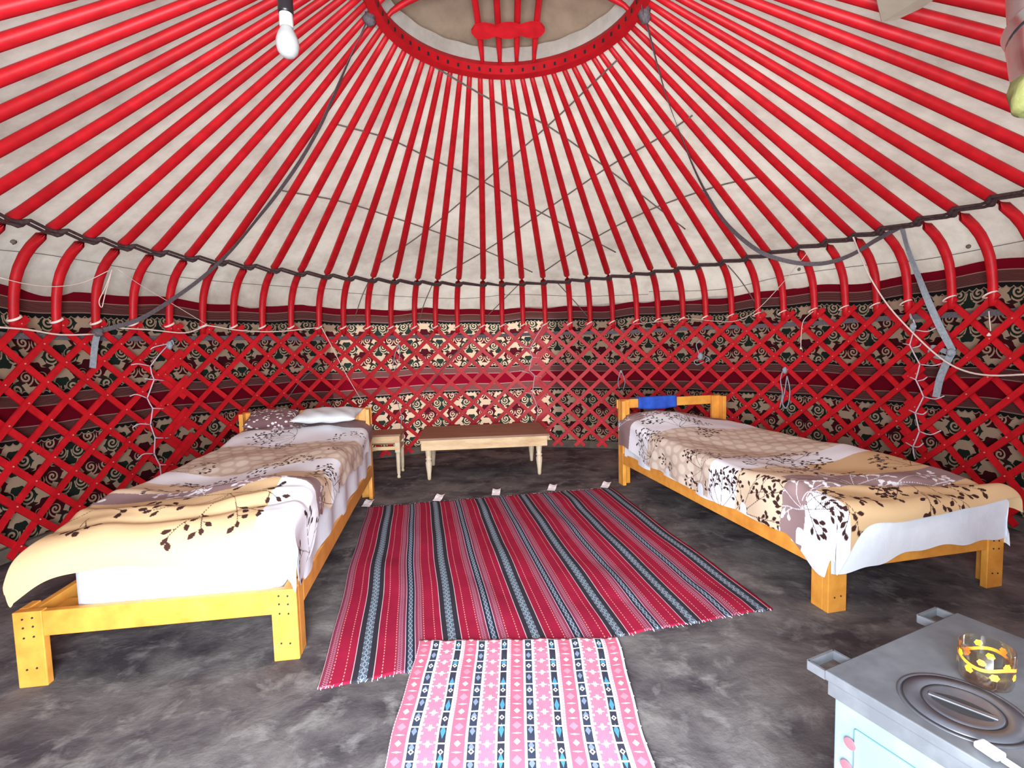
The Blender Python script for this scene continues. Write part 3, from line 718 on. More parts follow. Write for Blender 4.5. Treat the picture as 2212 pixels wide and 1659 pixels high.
# ---------------------------------------------------------------- beds
def noise2(x, y, s=0):
    return (np.sin(x*3.1+s)*np.cos(y*4.3-s)+.5*np.sin(x*7.3+y*5.1+s*2)+.3*np.cos(x*11.7-y*9.2+s*3))/1.8
def gauss(x, y, x0, y0, sx, sy): return np.exp(-((x-x0)/sx)**2-((y-y0)/sy)**2)
DKL = np.array((.045, .018, .016)); WHT = np.array((.80, .80, .84)); MAU = np.array((.30, .20, .20)); TAN = np.array((.62, .42, .23)); CRM = np.array((.72, .56, .40)); BEI = np.array((.56, .44, .35))
def paint(Uc, Vc, regions, clusters, seed):
    """Uc,Vc cloth coords (m). regions: list of (mask fn, colour)"""
    rg_ = np.random.default_rng(seed); n, m = Uc.shape
    col = np.empty((n, m, 3)); col[:] = CRM
    mau = np.zeros((n, m), bool)
    wu = Uc+.018*np.sin(Vc*9+seed); 
    for fn, cl in regions:
        mk = fn(wu, Vc)
        if isinstance(cl, str):
            du = (Uc/.085) % 1-.5; dv = ((Vc/.075+.5*np.floor(Uc/.085)) % 1)-.5
            d = np.sqrt(du**2+dv**2); k = np.clip((.46-d)/.12, 0, 1)[..., None]
            c_ = BEI*(1-k)+np.array((.70, .60, .50))*k; col = np.where(mk[..., None], c_, col); mau &= ~mk
        else:
            col = np.where(mk[..., None], cl, col); mau = np.where(mk, cl is MAU, mau)
    leaf = np.zeros((n, m), bool)
    ulo = Uc.min(1); uhi = Uc.max(1); vlo = Vc.min(0); vhi = Vc.max(0)
    def win(cu, cv, r):
        i0 = int(np.searchsorted(uhi, cu-r)); i1 = int(np.searchsorted(ulo, cu+r)); j0 = int(np.searchsorted(vhi, cv-r)); j1 = int(np.searchsorted(vlo, cv+r))
        return i0, i1, j0, j1
    def ell(cu, cv, ang, a, b):
        i0, i1, j0, j1 = win(cu, cv, a*1.1)
        if i1 <= i0 or j1 <= j0: return
        x = Uc[i0:i1, j0:j1]-cu; y = Vc[i0:i1, j0:j1]-cv
        p = x*math.cos(ang)+y*math.sin(ang); q = -x*math.sin(ang)+y*math.cos(ang)
        leaf[i0:i1, j0:j1] |= (np.abs(p) < a) & (np.abs(q) < b*(1-(p/a)**2)*(1.15+.3*p/a))
    def seg_(a0, b0, a1, b1, w):
        cu, cv = (a0+a1)/2, (b0+b1)/2; L = math.hypot(a1-a0, b1-b0); i0, i1, j0, j1 = win(cu, cv, L/2+w)
        if i1 <= i0 or j1 <= j0 or L < 1e-6: return
        x = Uc[i0:i1, j0:j1]; y = Vc[i0:i1, j0:j1]
        t = np.clip(((x-a0)*(a1-a0)+(y-b0)*(b1-b0))/L**2, 0, 1); d = np.hypot(x-a0-t*(a1-a0), y-b0-t*(b1-b0)); leaf[i0:i1, j0:j1] |= d < w
    for cu, cv, R, root, nb, lf in clusters:
        ru, rv = cu-math.cos(root)*R*.75, cv-math.sin(root)*R*.75
        def grow(p, ang, L, cur, depth):
            st = lf*1.02; ns = max(2, int(L/st)); p = np.array(p)
            for s in range(ns):
                q = p+np.array((math.cos(ang), math.sin(ang)))*st
                if lf > .023: seg_(*p, *q, .0014)
                if depth > 0 or s > ns*.35:
                    sd = 1 if s % 2 else -1
                    la = ang+sd*rg_.uniform(.55, 1.15); e0 = q+np.array((math.cos(la), math.sin(la)))*lf*rg_.uniform(.75, .95)
                    if lf > .023: seg_(*q, *e0, .0012)
                    ell(e0[0], e0[1], la+rg_.uniform(-.3, .3), lf*rg_.uniform(.44, .54), lf*rg_.uniform(.20, .26))
                if depth == 0 and s == int(ns*.45): grow(q, ang+rg_.choice([-1, 1])*rg_.uniform(.5, .8), L*.45, cur, 1)
                ang += cur; p = q
            ell(p[0]+math.cos(ang)*lf*.3, p[1]+math.sin(ang)*lf*.3, ang, lf*.46, lf*.20)
        nb = max(4, int(nb*.8))
        for k in range(nb):
            f = k/(nb-1)-.5; grow((ru, rv), root+f*3.2, R*(1.75-.9*abs(f)), rg_.uniform(-.06, .06)-f*.10, 0)
    lc = np.where(mau[..., None], WHT, DKL); col = np.where(leaf[..., None], lc, col)
    return col
def fold(x, r):
    """x<0 -> on top, x>0 over the edge: returns horizontal offset, drop"""
    th = np.clip(x/r, 0, PI/2); hz = np.where(x < 0, x, r*np.sin(th)); dr = np.where(x < 0, 0, r*(1-np.cos(th)))
    ex = np.maximum(x-r*PI/2, 0); return hz, dr+ex
def bed(name, label, origin, yaw, side, L, W, lh, hh, board_h, leg_cols):
    t = thing(name, label, 'bed', (*origin, 0), yaw, 'pine single beds')
    sx = side                       # local x = outward * side
    def bx(x0, x1, *a, **k):
        x0, x1 = sorted((x0*sx, x1*sx)); return x0, x1
    def lbox(bm, w0, w1, l0, l1, z0, z1, bev=.003):
        a, b_ = bx(w0, w1); box(bm, a, b_, l0, l1, z0, z1, bev)
    LG = .088; TH = .028
    for (w, l, hgt, sl, sw) in ((0, 0, lh, 1, 1), (W, 0, lh, 1, -1), (0, L, hh-.002, -1, 1), (W, L, hh-.002, -1, -1)):
        bm = bmesh.new()
        lbox(bm, w, w+sw*LG, *sorted((l, l+sl*TH)), 0, hgt); lbox(bm, w, w+sw*TH, *sorted((l+sl*TH, l+sl*LG)), 0, hgt)
        lg = obj('leg', bm, PINE, t)
        if l == 0:
            for zz_ in (.06, .17, .205, .235):
                for off in (.03, .06):
                    bm = bmesh.new(); bmesh.ops.create_uvsphere(bm, u_segments=8, v_segments=5, radius=.0035, matrix=Matrix.Translation(((w+sw*off)*sx, l-.0005, zz_+off*.1)))
                    obj('screw', bm, DARK, lg)
    for w0, w1 in ((TH, TH+.026), (W-TH-.026, W-TH)):
        bm = bmesh.new(); lbox(bm, w0, w1, .03, L-.03, lh-.095, lh-.004); obj('side_rail', bm, PINE, t)
    bm = bmesh.new(); lbox(bm, .0, .022, LG+.001, L-LG-.001, lh-.09, lh-.006); obj('side_rail', bm, PINE, t)
    bm = bmesh.new(); lbox(bm, LG-.002, W-LG+.002, .004, .030, lh-.09, lh-.004); obj('foot_rail', bm, PINE, t)
    bm = bmesh.new(); lbox(bm, TH, W-TH, L-.056, L-.030, lh-.09, lh-.004); obj('head_rail', bm, PINE, t)
    bm = bmesh.new(); lbox(bm, -.004, W+.004, L+.001, L+.024, hh-board_h, hh); obj('headboard', bm, PINE, t)
    for k in range(10):
        l0 = .10+k*(L-.25)/9; bm = bmesh.new(); lbox(bm, TH+.03, W-TH-.03, l0, l0+.07, lh-.055, lh-.037); obj('slat', bm, PINE, t)
    return t
Lb, Wb = 2.03, .90
LO, LY = (-.788, 1.728), .1372
RO, RY = (1.244, 1.9375), .2061
bed('single_bed', 'orange pine single bed on the left under the mattress with tan blanket', LO, LY, -1, Lb, Wb, .262, .675, .15, 0)
bed('single_bed', 'orange pine single bed on the right with the blue cloth on its headboard', RO, RY, 1, Lb, Wb, .262, .665, .07, 0)
def place(o, origin, yaw): o.location = (*origin, 0); o.rotation_euler = (0, 0, yaw); return o
def soft_box(name, m, w0, w1, l0, l1, z0, z1, side, r=.03, amp=.006, nx=36, ny=70):
    """rounded lofted box with slightly uneven faces, as a closed surface"""
    bm = bmesh.new(); w0s, w1s = sorted((w0*side, w1*side)); box(bm, w0s, w1s, l0, l1, z0, z1, 0)
    bmesh.ops.subdivide_edges(bm, edges=bm.edges[:], cuts=9, use_grid_fill=True)
    cx_, cy_, cz_ = (w0s+w1s)/2, (l0+l1)/2, (z0+z1)/2; hx, hy, hz = (w1s-w0s)/2, (l1-l0)/2, (z1-z0)/2
    for v in bm.verts:
        d = Vector((v.co.x-cx_, v.co.y-cy_, v.co.z-cz_)); q = Vector([max(-h+r, min(h-r, c)) for c, h in zip(d, (hx, hy, hz))]); e = d-q
        if e.length > 1e-6: d = q+e.normalized()*r*min(1, e.length/r*1.0 if e.length < r else 1)
        d.z += amp*math.sin(v.co.x*9)*math.cos(v.co.y*6); v.co = Vector((cx_, cy_, cz_))+d
    return obj(name, bm, m, None, True)
def drape(name, label, origin, yaw, side, ztop, hem_in, hem_out, hem_foot, L1, W_, regions, clusters, seed, r=.05, foot_r=.05, res=.0036, cat='blanket', col=None, m=BLK, x_in=-.012, l_off=0.0, group=None):
    """cloth draped over the bed: v across (0 = inner edge), u along (0 = foot)"""
    umin = -.36; vmin = -.34; nU = int((L1-umin)/res); nV = int((W_+.34-vmin)/res)
    uu = np.linspace(umin, L1, nU); vv = np.linspace(vmin, W_+.34, nV)
    Uc, Vc = np.meshgrid(uu, vv, indexing='ij')
    # clip to hems by squeezing the overhang
    hi = hem_in(Uc); ho = hem_out(Uc); hf = hem_foot(Vc)
    Vd = np.where(Vc < 0, -np.minimum(-Vc, 1e9)*hi/.34, np.where(Vc > W_, W_+(Vc-W_)*ho/.34, Vc))
    Ud = np.where(Uc < 0, Uc*hf/.36, Uc)
    colr = paint(Ud, Vd, regions, clusters, seed) if col is None else None
    hx1, d1 = fold(-(Vd-x_in-r), r); hx2, d2 = fold(Vd-(W_-x_in-r), r); hy, d3 = fold(-(Ud-l_off-foot_r), foot_r)
    w = np.where(Vd < W_/2, x_in+r-hx1, W_-x_in-r+hx2)
    l = np.where(Ud < .5, l_off+foot_r-hy, Ud)
    side_d = np.maximum(d1, d2); drop = np.sqrt(side_d**2+d3**2)*.25+np.maximum(side_d, d3)*.75+0*side_d
    zt = ztop(l, w)
    fall = np.clip(drop/.12, 0, 1)
    wav = .010*np.sin(Ud*17+seed)*fall*np.clip(side_d/.1, 0, 1)+.012*np.sin(Vd*13+seed)*np.clip(d3/.1, 0, 1)
    w = w+np.where(Vd < W_/2, -1, 1)*np.clip(side_d/.1, 0, 1)*wav*.8 - np.where(Vd < W_/2, 1, -1)*0
    l = l-np.clip(d3/.1, 0, 1)*wav*.6
    z = zt-drop
    # folds
    z = z+.004*noise2(Ud*3, Vd*4, seed)*(1-fall)
    P = np.stack([w*side, l, z], -1)
    o = grid_mesh(name, P, col=colr, mats=m)
    tag(place(o, origin, yaw), label, cat, group)
    return o
HWP = math.pi/2
# ---- left bed
def zt_left(l, w):
    z = .535+.012*noise2(l*2, w*3, 1)
    z = z+.050*gauss(l, w, .36, .17, .20, .20)-.045*gauss(l, w, .72, .55, .24, .30)+.030*gauss(l, w, 1.00, .12, .22, .22)
    z = z-.055*gauss(l, w, -.05, .98, .30, .24)-.02*gauss(l, w, .0, .45, .14, .4)+.010*np.exp(-((l-.16-.5*(w-.4)**2)/.03)**2)-.008*np.exp(-((l-.09-.3*(w-.5)**2)/.022)**2)
    z = z+.075*gauss(l, w, 1.95, .45, .33, .55)-.02*gauss(l, w, 1.45, .5, .3, .6)+.012*np.exp(-((l-.30-.2*w)/.05)**2)
    return z
regL = [
 (lambda u, v: u < .36, TAN), (lambda u, v: (u < .33) & (v < .12), WHT*.98), (lambda u, v: (u >= .30+.0*v) & (u < .41), MAU), (lambda u, v: (u >= .41) & (u < .66), CRM),
 (lambda u, v: (u >= .66) & (u < .86) & (v > -.02), WHT), (lambda u, v: (u >= .58) & (u < .78) & (v <= .03), WHT), (lambda u, v: (u >= .84) & (u < 1.48), 'dots'), (lambda u, v: (u >= 1.48) & (u < 1.78), WHT), (lambda u, v: u >= 1.78, MAU),
 (lambda u, v: (u < .30) & (v < .03), WHT)]
clL = [(.13, .33, .17, 2.9, 7, .036), (.16, .80, .12, 2.6, 5, .042), (.37, .20, .07, 0, 6, .034), (.55, .60, .17, 1.5, 8, .028), (.50, -.08, .16, 2.6, 8, .026), (.70, -.06, .12, 0, 7, .024), (.80, .30, .14, 1.0, 7, .022), (1.05, .22, .13, 0.5, 6, .022),
 (1.62, .56, .17, 1.6, 9, .024), (1.60, .06, .11, 0, 7, .022), (1.92, .72, .13, 0, 8, .028), (.12, -.14, .10, 2.2, 5, .034), (.95, .80, .12, .2, 6, .024)]
drape('printed_blanket', 'leaf-print patchwork blanket spread over the left bed, tan at the foot', LO, LY, -1, zt_left,
      lambda u: .125+.014*np.sin(u*16)+.012*np.sin(u*37)+.125*np.exp(-((u-.02)/.24)**2), lambda u: .10+0*u, lambda v: .112+.008*np.sin(v*7)+.06*np.exp(-((v-.90)/.10)**2)+.15*np.exp(-((v+.05)/.10)**2), 2.0, Wb-.04, regL, clL, 3, foot_r=.10, l_off=-.035)
mt = soft_box('mattress', MATT, .057, .735, .033, 1.96, .226, .402, -1); tag(place(mt, LO, LY), 'white mattress on the left bed frame, gap at its outer side', 'mattress')
# quilt between mattress and blanket (white pinkish edge visible at the foot)
QUILT = noisy('pink_white_quilt', (.80, .72, .78), (.66, .50, .62), 24, .85, lo=.5, hi=.68)
ql = soft_box('folded_quilt', QUILT, .02, .735, -.004, 1.95, .404, .462, -1, r=.028); tag(place(ql, LO, LY), 'pinkish white quilt between the left mattress and its blanket', 'quilt')
# sheet hanging at inner side of left bed
sh = drape('bed_sheet', 'pale grey white sheet hanging along the aisle side of the left bed', LO, LY, -1, lambda l, w: .470+0*l, lambda u: .200+.010*np.sin(u*9), lambda u: .02+0*u, lambda v: .0*v, 1.96, Wb*.6, [], [], 5, res=.012, cat='sheet', col=1, m=SHEET, x_in=.004, l_off=.06, r=.03)
# pillow of left bed
def pillow(name, label, m, origin, yaw, side, c, size, rz=0, cat='pillow', ruffle=True, tilt=0):
    n = 40; A, B, T = size; P = np.zeros((2, n, n, 3)); u = np.linspace(-1, 1, n); Uu, Vv = np.meshgrid(u, u, indexing='ij')
    e = np.clip((1-np.abs(Uu)**3.5), 0, 1)**.55*np.clip((1-np.abs(Vv)**3.5), 0, 1)**.55
    ins = 1-.07*(1-np.abs(Uu)**2)*(np.abs(Vv)**4); ins2 = 1-.07*(1-np.abs(Vv)**2)*(np.abs(Uu)**4)
    bm = bmesh.new(); lay = []
    for s in (1, -1):
        g = [[bm.verts.new((Uu[i, j]*A/2*ins2[i, j], Vv[i, j]*B/2*ins[i, j], s*T/2*e[i, j]+.004*math.sin(Uu[i, j]*9+Vv[i, j]*5)*e[i, j])) for j in range(n)] for i in range(n)]; lay.append(g)
        for i in range(n-1):
            for j in range(n-1):
                f = bm.faces.new((g[i][j], g[i+1][j], g[i+1][j+1], g[i][j+1])); f.smooth = True
    bmesh.ops.remove_doubles(bm, verts=bm.verts, dist=.0008)
    o = obj(name, bm, m, None, True)
    c0 = Matrix.Translation((*origin, 0)) @ Matrix.Rotation(yaw, 4, 'Z') @ Matrix.Translation((c[1]*side, c[0], c[2])) @ Matrix.Rotation(rz, 4, 'Z') @ Matrix.Rotation(tilt, 4, 'X')
    o.matrix_world = c0; return tag(o, label, cat)
pillow('pillow', 'white pillow lying on the blanket at the head of the left bed', PILLOW, LO, LY, -1, (1.86, .27, .655), (.44, .30, .075), -.05, tilt=.12)
MAUP = bpy.data.materials.new('mauve_leaf_print'); MAUP.use_nodes = True; begin(MAUP)
vo = X.nt.nodes.new('ShaderNodeTexVoronoi'); vo.inputs['Scale'].default_value = 30; mp = X.nt.nodes.new('ShaderNodeMapping'); mp.inputs['Scale'].default_value = (1, 1.7, 1); mp.inputs['Rotation'].default_value = (0, 0, .6)
X.nt.links.new(objco(), mp.inputs[0]); X.nt.links.new(mp.outputs[0], vo.inputs['Vector']); setcol(MAUP, mixc(X(vo.outputs['Distance']) < .30, (.17, .085, .09), (.78, .72, .72)))
MAUP.node_tree.nodes['Principled BSDF'].inputs['Roughness'].default_value = .9
pillow('pillow', 'mauve pillow with white leaf print tucked at the outer head corner of the left bed', MAUP, LO, LY, -1, (1.90, .66, .64), (.34, .22, .09), .05, tilt=.35)
# flap of blanket at left outer foot corner, hanging in front of the frame
# ---- right bed
def zt_right(l, w):
    z = .462+.008*noise2(l*2, w*3, 4)
    z = z+.105*gauss(l, w, 1.92, .28, .26, .42)+.035*gauss(l, w, 1.6, .3, .3, .4)
    z = z-.040*gauss(l, w, 1.05, .45, .30, .25)-.032*gauss(l, w, .55, .42, .22, .22)+.018*gauss(l, w, .25, .10, .22, .16)+.020*gauss(l, w, .75, .85, .5, .18)
    z = z-.018*np.exp(-((l-.30+.25*w)/.035)**2)*np.clip(w*2, 0, 1)+.012*np.exp(-((l-.22+.25*w)/.04)**2)-.03*gauss(l, w, 0, .5, .2, .5)
    return z
regR = [
 (lambda u, v: u < .14, TAN), (lambda u, v: (u < .17) & (v < .05), WHT), (lambda u, v: (u >= .13) & (u < .28) & (v <= .05), MAU), (lambda u, v: (u >= .14) & (u < .34) & (v > .05), MAU), (lambda u, v: (u >= .30) & (u < .62) & (v > .45), TAN),
 (lambda u, v: (u >= .26) & (u < .60) & (v <= .05), CRM), (lambda u, v: (u >= .58) & (u < .80), WHT), (lambda u, v: (u >= .80) & (u < 1.52), 'dots'), (lambda u, v: (u >= 1.52) & (u < 1.80), WHT), (lambda u, v: u >= 1.80, MAU),
 (lambda u, v: (u >= .33) & (u < .62) & (v > .45), TAN)]
clR = [(.05, .58, .19, 2.9, 9, .034), (.27, .42, .13, 1.0, 8, .034), (.16, .02, .12, 1.2, 8, .034), (.02, .06, .15, 2.8, 7, .036), (.42, -.13, .17, 2.5, 9, .030), (.64, -.14, .13, 2.0, 8, .026), (.68, .34, .17, 1.2, 9, .028), (.75, .55, .12, 1.2, 7, .026),
 (.95, -.03, .13, .4, 8, .026), (.42, .80, .11, 0, 7, .028), (.55, .22, .10, 1.5, 7, .024), (1.55, -.08, .15, .5, 9, .024), (1.60, .38, .18, 1.2, 10, .024), (1.92, .10, .15, 1.0, 9, .028), (1.92, .42, .13, 0, 8, .026), (1.30, -.20, .10, .5, 6, .022)]
drape('printed_blanket', 'leaf-print patchwork blanket spread over the right bed, white and mauve on its side', RO, RY, 1, zt_right,
      lambda u: .215-.01*np.clip(u, 0, 1)+.006*np.sin(u*9)+.085*np.exp(-((u-.02)/.12)**2), lambda u: .10+0*u, lambda v: .075+.015*np.sin(v*6)+.22*np.exp(-((v+.04)/.12)**2), 2.01, Wb, regR, clR, 8, foot_r=.06, l_off=-.045)
mt = soft_box('mattress', MATT, .057, .842, .033, 1.96, .226, .375, 1); tag(place(mt, RO, RY), 'mattress of the right bed, covered by the white sheet at its foot', 'mattress')
drape('bed_sheet', 'white sheet hanging in folds over the foot of the right bed', RO, RY, 1, lambda l, w: .398+.02*gauss(l, w, 0, .5, .12, .6), lambda u: .15+.01*np.sin(u*9), lambda u: .20+0*u, lambda v: .235-.065*v+.010*np.sin(v*9+.3)+.006*np.sin(v*31), 1.9, Wb, [], [], 6, res=.010, cat='sheet', col=1, m=SHEET, x_in=.0, l_off=-.012, r=.03, foot_r=.03)
# folded blue cloth over the right headboard
bm = bmesh.new(); pts = []
for s in np.linspace(0, 1, 15):
    a = (s-.5)*2; z = .672-max(0, abs(a)-.25)*.115; y = Lb+.0125+math.copysign(min(1, abs(a)*4)**.7*.019+.004*max(0, abs(a)-.3), a); pts.append((y, z))
g = [[bm.verts.new((w, y+.003*math.sin(w*60), z+.010*math.sin(w*11+1)*(abs(i-7)/7)**2)) for w in np.linspace(.17, .50, 22)] for i, (y, z) in enumerate(pts)]
g2 = [[bm.verts.new((v.co.x, Lb+.0125+(v.co.y-Lb-.0125)*1.35, v.co.z+.007)) for v in row] for row in g]
for G, fl_ in ((g, 0), (g2, 1)):
    for i in range(14):
        for j in range(21): bm.faces.new((G[i][j], G[i+1][j], G[i+1][j+1], G[i][j+1])).smooth = True
for i in range(14):
    for j in (0, 21): bm.faces.new((g[i][j], g[i+1][j], g2[i+1][j], g2[i][j]))
for j in range(21):
    for i in (0, 14): bm.faces.new((g[i][j], g[i][j+1], g2[i][j+1], g2[i][j]))
tag(place(obj('folded_cloth', bm, BLUE), RO, RY), 'bright blue cloth folded over the headboard of the right bed', 'cloth')
# ---------------------------------------------------------------- bench table and stool
def turned_leg(h, s=1.0):
    p = [(.012, 0), (.016, .012), (.018, .05), (.026, .12), (.028, .15), (.020, .168), (.027, .176), (.027, .184), (.020, .190), (.024, .21), (.027, .25), (.025, .28), (.028, .30), (.028, .345)]
    return [(r*s, z*h/.345) for r, z in p]
TW_, TD_, TH_ = 1.10, .66, .364
tbl = thing('low_bench_table', 'low wooden bench table with four turned legs against the back wall', 'table', (-.7875, 4.095, 0), .0891)
bm = bmesh.new(); box(bm, 0, TW_, 0, TD_, TH_-.018, TH_, .003); obj('tabletop', bm, RAWTOP, tbl)
for nm, b_ in (('apron', (.02, TW_-.02, .015, .037)), ('apron', (.02, TW_-.02, TD_-.037, TD_-.015)), ('apron', (.02, .042, .038, TD_-.038)), ('apron', (TW_-.042, TW_-.02, .038, TD_-.038))):
    bm = bmesh.new(); box(bm, *b_, TH_-.105, TH_-.0185, .002); obj(nm, bm, RAW, tbl)
for x in (.075, TW_-.085):
    for y in (.068, TD_-.068):
        bm = bmesh.new(); lathe(bm, turned_leg(TH_-.02, .98), 20, (x, y, 0)); obj('leg', bm, TURN, tbl)
st = thing('stool', 'small wooden stool between the left bed and the bench table', 'stool', (-1.32, 4.20, 0), .08)
SW, SD, SH = .36, .30, .385
bm = bmesh.new(); box(bm, 0, SW, 0, SD, SH-.016, SH, .003); obj('seat', bm, RAWTOP, st)
for b_ in ((.012, SW-.012, .010, .028), (.012, SW-.012, SD-.028, SD-.010), (.012, .030, .029, SD-.029), (SW-.030, SW-.012, .029, SD-.029)):
    bm = bmesh.new(); box(bm, *b_, SH-.075, SH-.0165, .002); obj('apron', bm, RAW, st)
    bm = bmesh.new(); box(bm, *b_, SH-.135, SH-.105, .002); obj('stretcher', bm, RAW, st)
for x in (.032, SW-.032):
    for y in (.032, SD-.032):
        bm = bmesh.new(); box(bm, x-.021, x+.021, y-.021, y+.021, SH-.16, SH-.017, .002)
        lathe(bm, [(.010, 0), (.016, .006), (.014, .02), (.010, .03), (.015, .042), (.017, .10), (.018, .18), (.018, SH-.16)], 16, (x, y, 0)); obj('leg', bm, TURN, st)
# ---------------------------------------------------------------- rugs
def bil(c, s, t): return c[0].lerp(c[1], s).lerp(c[3].lerp(c[2], s), t)      # TL TR BR BL
def rug(name, label, corners, uw, vl, m, z0, amp, edge, uoff=0, nx=150, ny=150, cat='rug'):
    P = np.zeros((nx, ny, 3)); UV = np.zeros((nx, ny, 2))
    for i in range(nx):
        for j in range(ny):
            s = i/(nx-1); t = j/(ny-1); p = bil(corners, s, t)
            w = edge*(math.sin(s*33)+.6*math.sin(s*71+1))
            dy = w*(1 if t > .5 else -1)*abs(t-.5)*2; dx = edge*1.2*(math.sin(t*9+.5)+.5*math.sin(t*21))*abs(s-.5)*2
            h = z0+amp*max(0, (math.sin(p.x*9+p.y*3.1)*math.cos(p.y*7.3-p.x*2)+.5*math.sin(p.x*19+p.y*11)))*min(1, 8*min(s, 1-s, t, 1-t)+.15)
            P[i, j] = (p.x+dx, p.y-dy, h); UV[i, j] = (s*uw-uoff, (1-t)*vl)
    t = thing(name, label, cat, (corners[0].x, corners[0].y, 0)); L = np.array((corners[0].x, corners[0].y, 0))
    return t, P-L, UV
RC = [Vector((*hit(u, v, 0)[:2], 0)) for u, v in ((793,1097),(1320,1054),(1668,1316),(684,1489))]
tR, P, UV = rug('striped_rug', 'large dark red rug with black and grey stripes between the beds', RC, 1.785, 1.9, RUG, .004, .007, .004, .143)
UV[..., 0] *= 1
o = grid_mesh('rug_top', P, uv=UV, mats=RUG, parent=tR)
md = o.modifiers.new('thick', 'SOLIDIFY'); md.thickness = .005; md.offset = 1
# frayed ends: short white threads as one fringe mesh per end
for nm, t in (('near', 1), ('far', 0)):
    bm = bmesh.new()
    for k in range(170):
        s = (k+random.random())/170; p = bil(RC, s, t)-RC[0]; sg = -1 if t else 1
        if random.random() < .45: continue
        q = p+Vector((random.uniform(-.008, .008), sg*random.uniform(.004, .014), .002)); p.z = .006
        tube(bm, [p, q], .0012, 4)
    obj('fringe', bm, mat('fringe_thread', (.75, .62, .66), .9), tR)['kind'] = 'stuff'
for i, (u, v) in enumerate([(795,1090),(948,1078),(1072,1066),(1193,1056),(1309,1050)]):
    p = hit(u, v, .01); bm = bmesh.new(); a = random.uniform(-.5, .5)
    g = []
    for x in np.linspace(-.030, .030, 6):
        g.append([bm.verts.new(Vector((x*math.cos(a)-y*math.sin(a), x*math.sin(a)+y*math.cos(a), .004+.010*abs(x)/.03*(y > 0)+.008*(y/.05+.6)))) for y in (-.045, -.015, .015, .045)])
    for q in range(5):
        for w in range(3): bm.faces.new((g[q][w], g[q+1][w], g[q+1][w+1], g[q][w+1]))
    o = obj('paper_tag', bm, PAPER, tR); o.location = p-tR.location; md = o.modifiers.new('thick', 'SOLIDIFY'); md.thickness = .0012
MC = [Vector((*hit(u, v, 0)[:2], 0)) for u, v in ((905,1391),(1334,1385),(1412,1655),(833,1655))]
d1 = MC[3]-MC[0]; d2 = MC[2]-MC[1]; MC[3] = MC[0]+d1*1.55; MC[2] = MC[1]+d2*1.55
tM, P, UV = rug('woven_mat', 'small pink and white woven mat with blue bands overlapping the rug in the foreground', MC, .745, .88, MAT2, .013, .004, .003, 0, 90, 90, 'mat')
ts_ = np.clip((np.linspace(0, 1, 90)[None, :]-.0)/.12, 0, 1); P[..., 2] = np.where(ts_ < 1, P[..., 2]+.0015, P[..., 2])
o = grid_mesh('mat_top', P, uv=UV, mats=MAT2, parent=tM); md = o.modifiers.new('thick', 'SOLIDIFY'); md.thickness = .004; md.offset = 1
# ---------------------------------------------------------------- stove
S1 = hit(1781, 1447, .5); S2 = hit(2067, 1323, .5)
ax = (S2-S1).normalized(); sa = math.atan2(ax.y, ax.x); SWd = (S2-S1).length; SLn = .62
stove = thing('stove', 'grey metal stove with round ring lids in the lower right corner', 'stove', (S1.x, S1.y, 0), sa)
# local x = along far-left edge (to the right), local y = away (so stove extends to -y)
bm = bmesh.new(); box(bm, 0, SWd, -SLn, 0, .482, .500, .002); box(bm, .004, SWd-.004, -SLn+.004, -.004, .455, .4815, .001); obj('top_plate', bm, STEEL, stove)
bm = bmesh.new(); box(bm, .012, SWd-.012, -SLn+.012, -.012, .10, .4545, .003); bo = obj('body', bm, SIDE, stove)
for x in (.03, SWd-.03):
    for y in (-.03, -SLn+.03):
        bm = bmesh.new(); box(bm, x-.015, x+.015, y-.015, y+.015, 0, .0995, .002); obj('leg', bm, STEEL, stove)
bm = bmesh.new(); box(bm, .006, .0118, -SLn+.05, -.05, .15, .42, .002); dr = obj('side_panel', bm, SIDE, stove)
def side_hit(u, v, xl):
    d = ray(u, v); n = Vector((math.cos(sa), math.sin(sa), 0)); o = Vector((S1.x, S1.y, 0))+n*xl; k = (o-Vector((0, 0, H))).dot(n)/d.dot(n); P_ = Vector((0, 0, H))+d*k
    w = P_-Vector((S1.x, S1.y, 0)); return -w.x*math.sin(sa)+w.y*math.cos(sa), P_.z
for y, z in (side_hit(1836, 1607, .006), side_hit(1828, 1655, .006)):
    bm = bmesh.new(); bmesh.ops.create_uvsphere(bm, u_segments=14, v_segments=8, radius=.0105, matrix=Matrix.Translation((.0058, y, z)) @ Matrix.Scale(.08, 4, (1, 0, 0))); obj('pink_paint_spot', bm, SIDER, stove)
def stove_handle(x0, x1, y0=0.0, dep=.034):
    bm = bmesh.new(); t_ = .0025
    P_ = [Vector(p) for p in ((x0, y0, .489), (x0, y0+dep, .489), (x1, y0+dep, .489), (x1, y0, .489))]
    strip(bm, [P_[0], P_[1]], .017, t_*2, (1, 0, 0)); strip(bm, [P_[1], P_[2]], .017, t_*2, (0, 1, 0)); strip(bm, [P_[2], P_[3]], .017, t_*2, (1, 0, 0)); return obj('handle', bm, STEEL, stove)
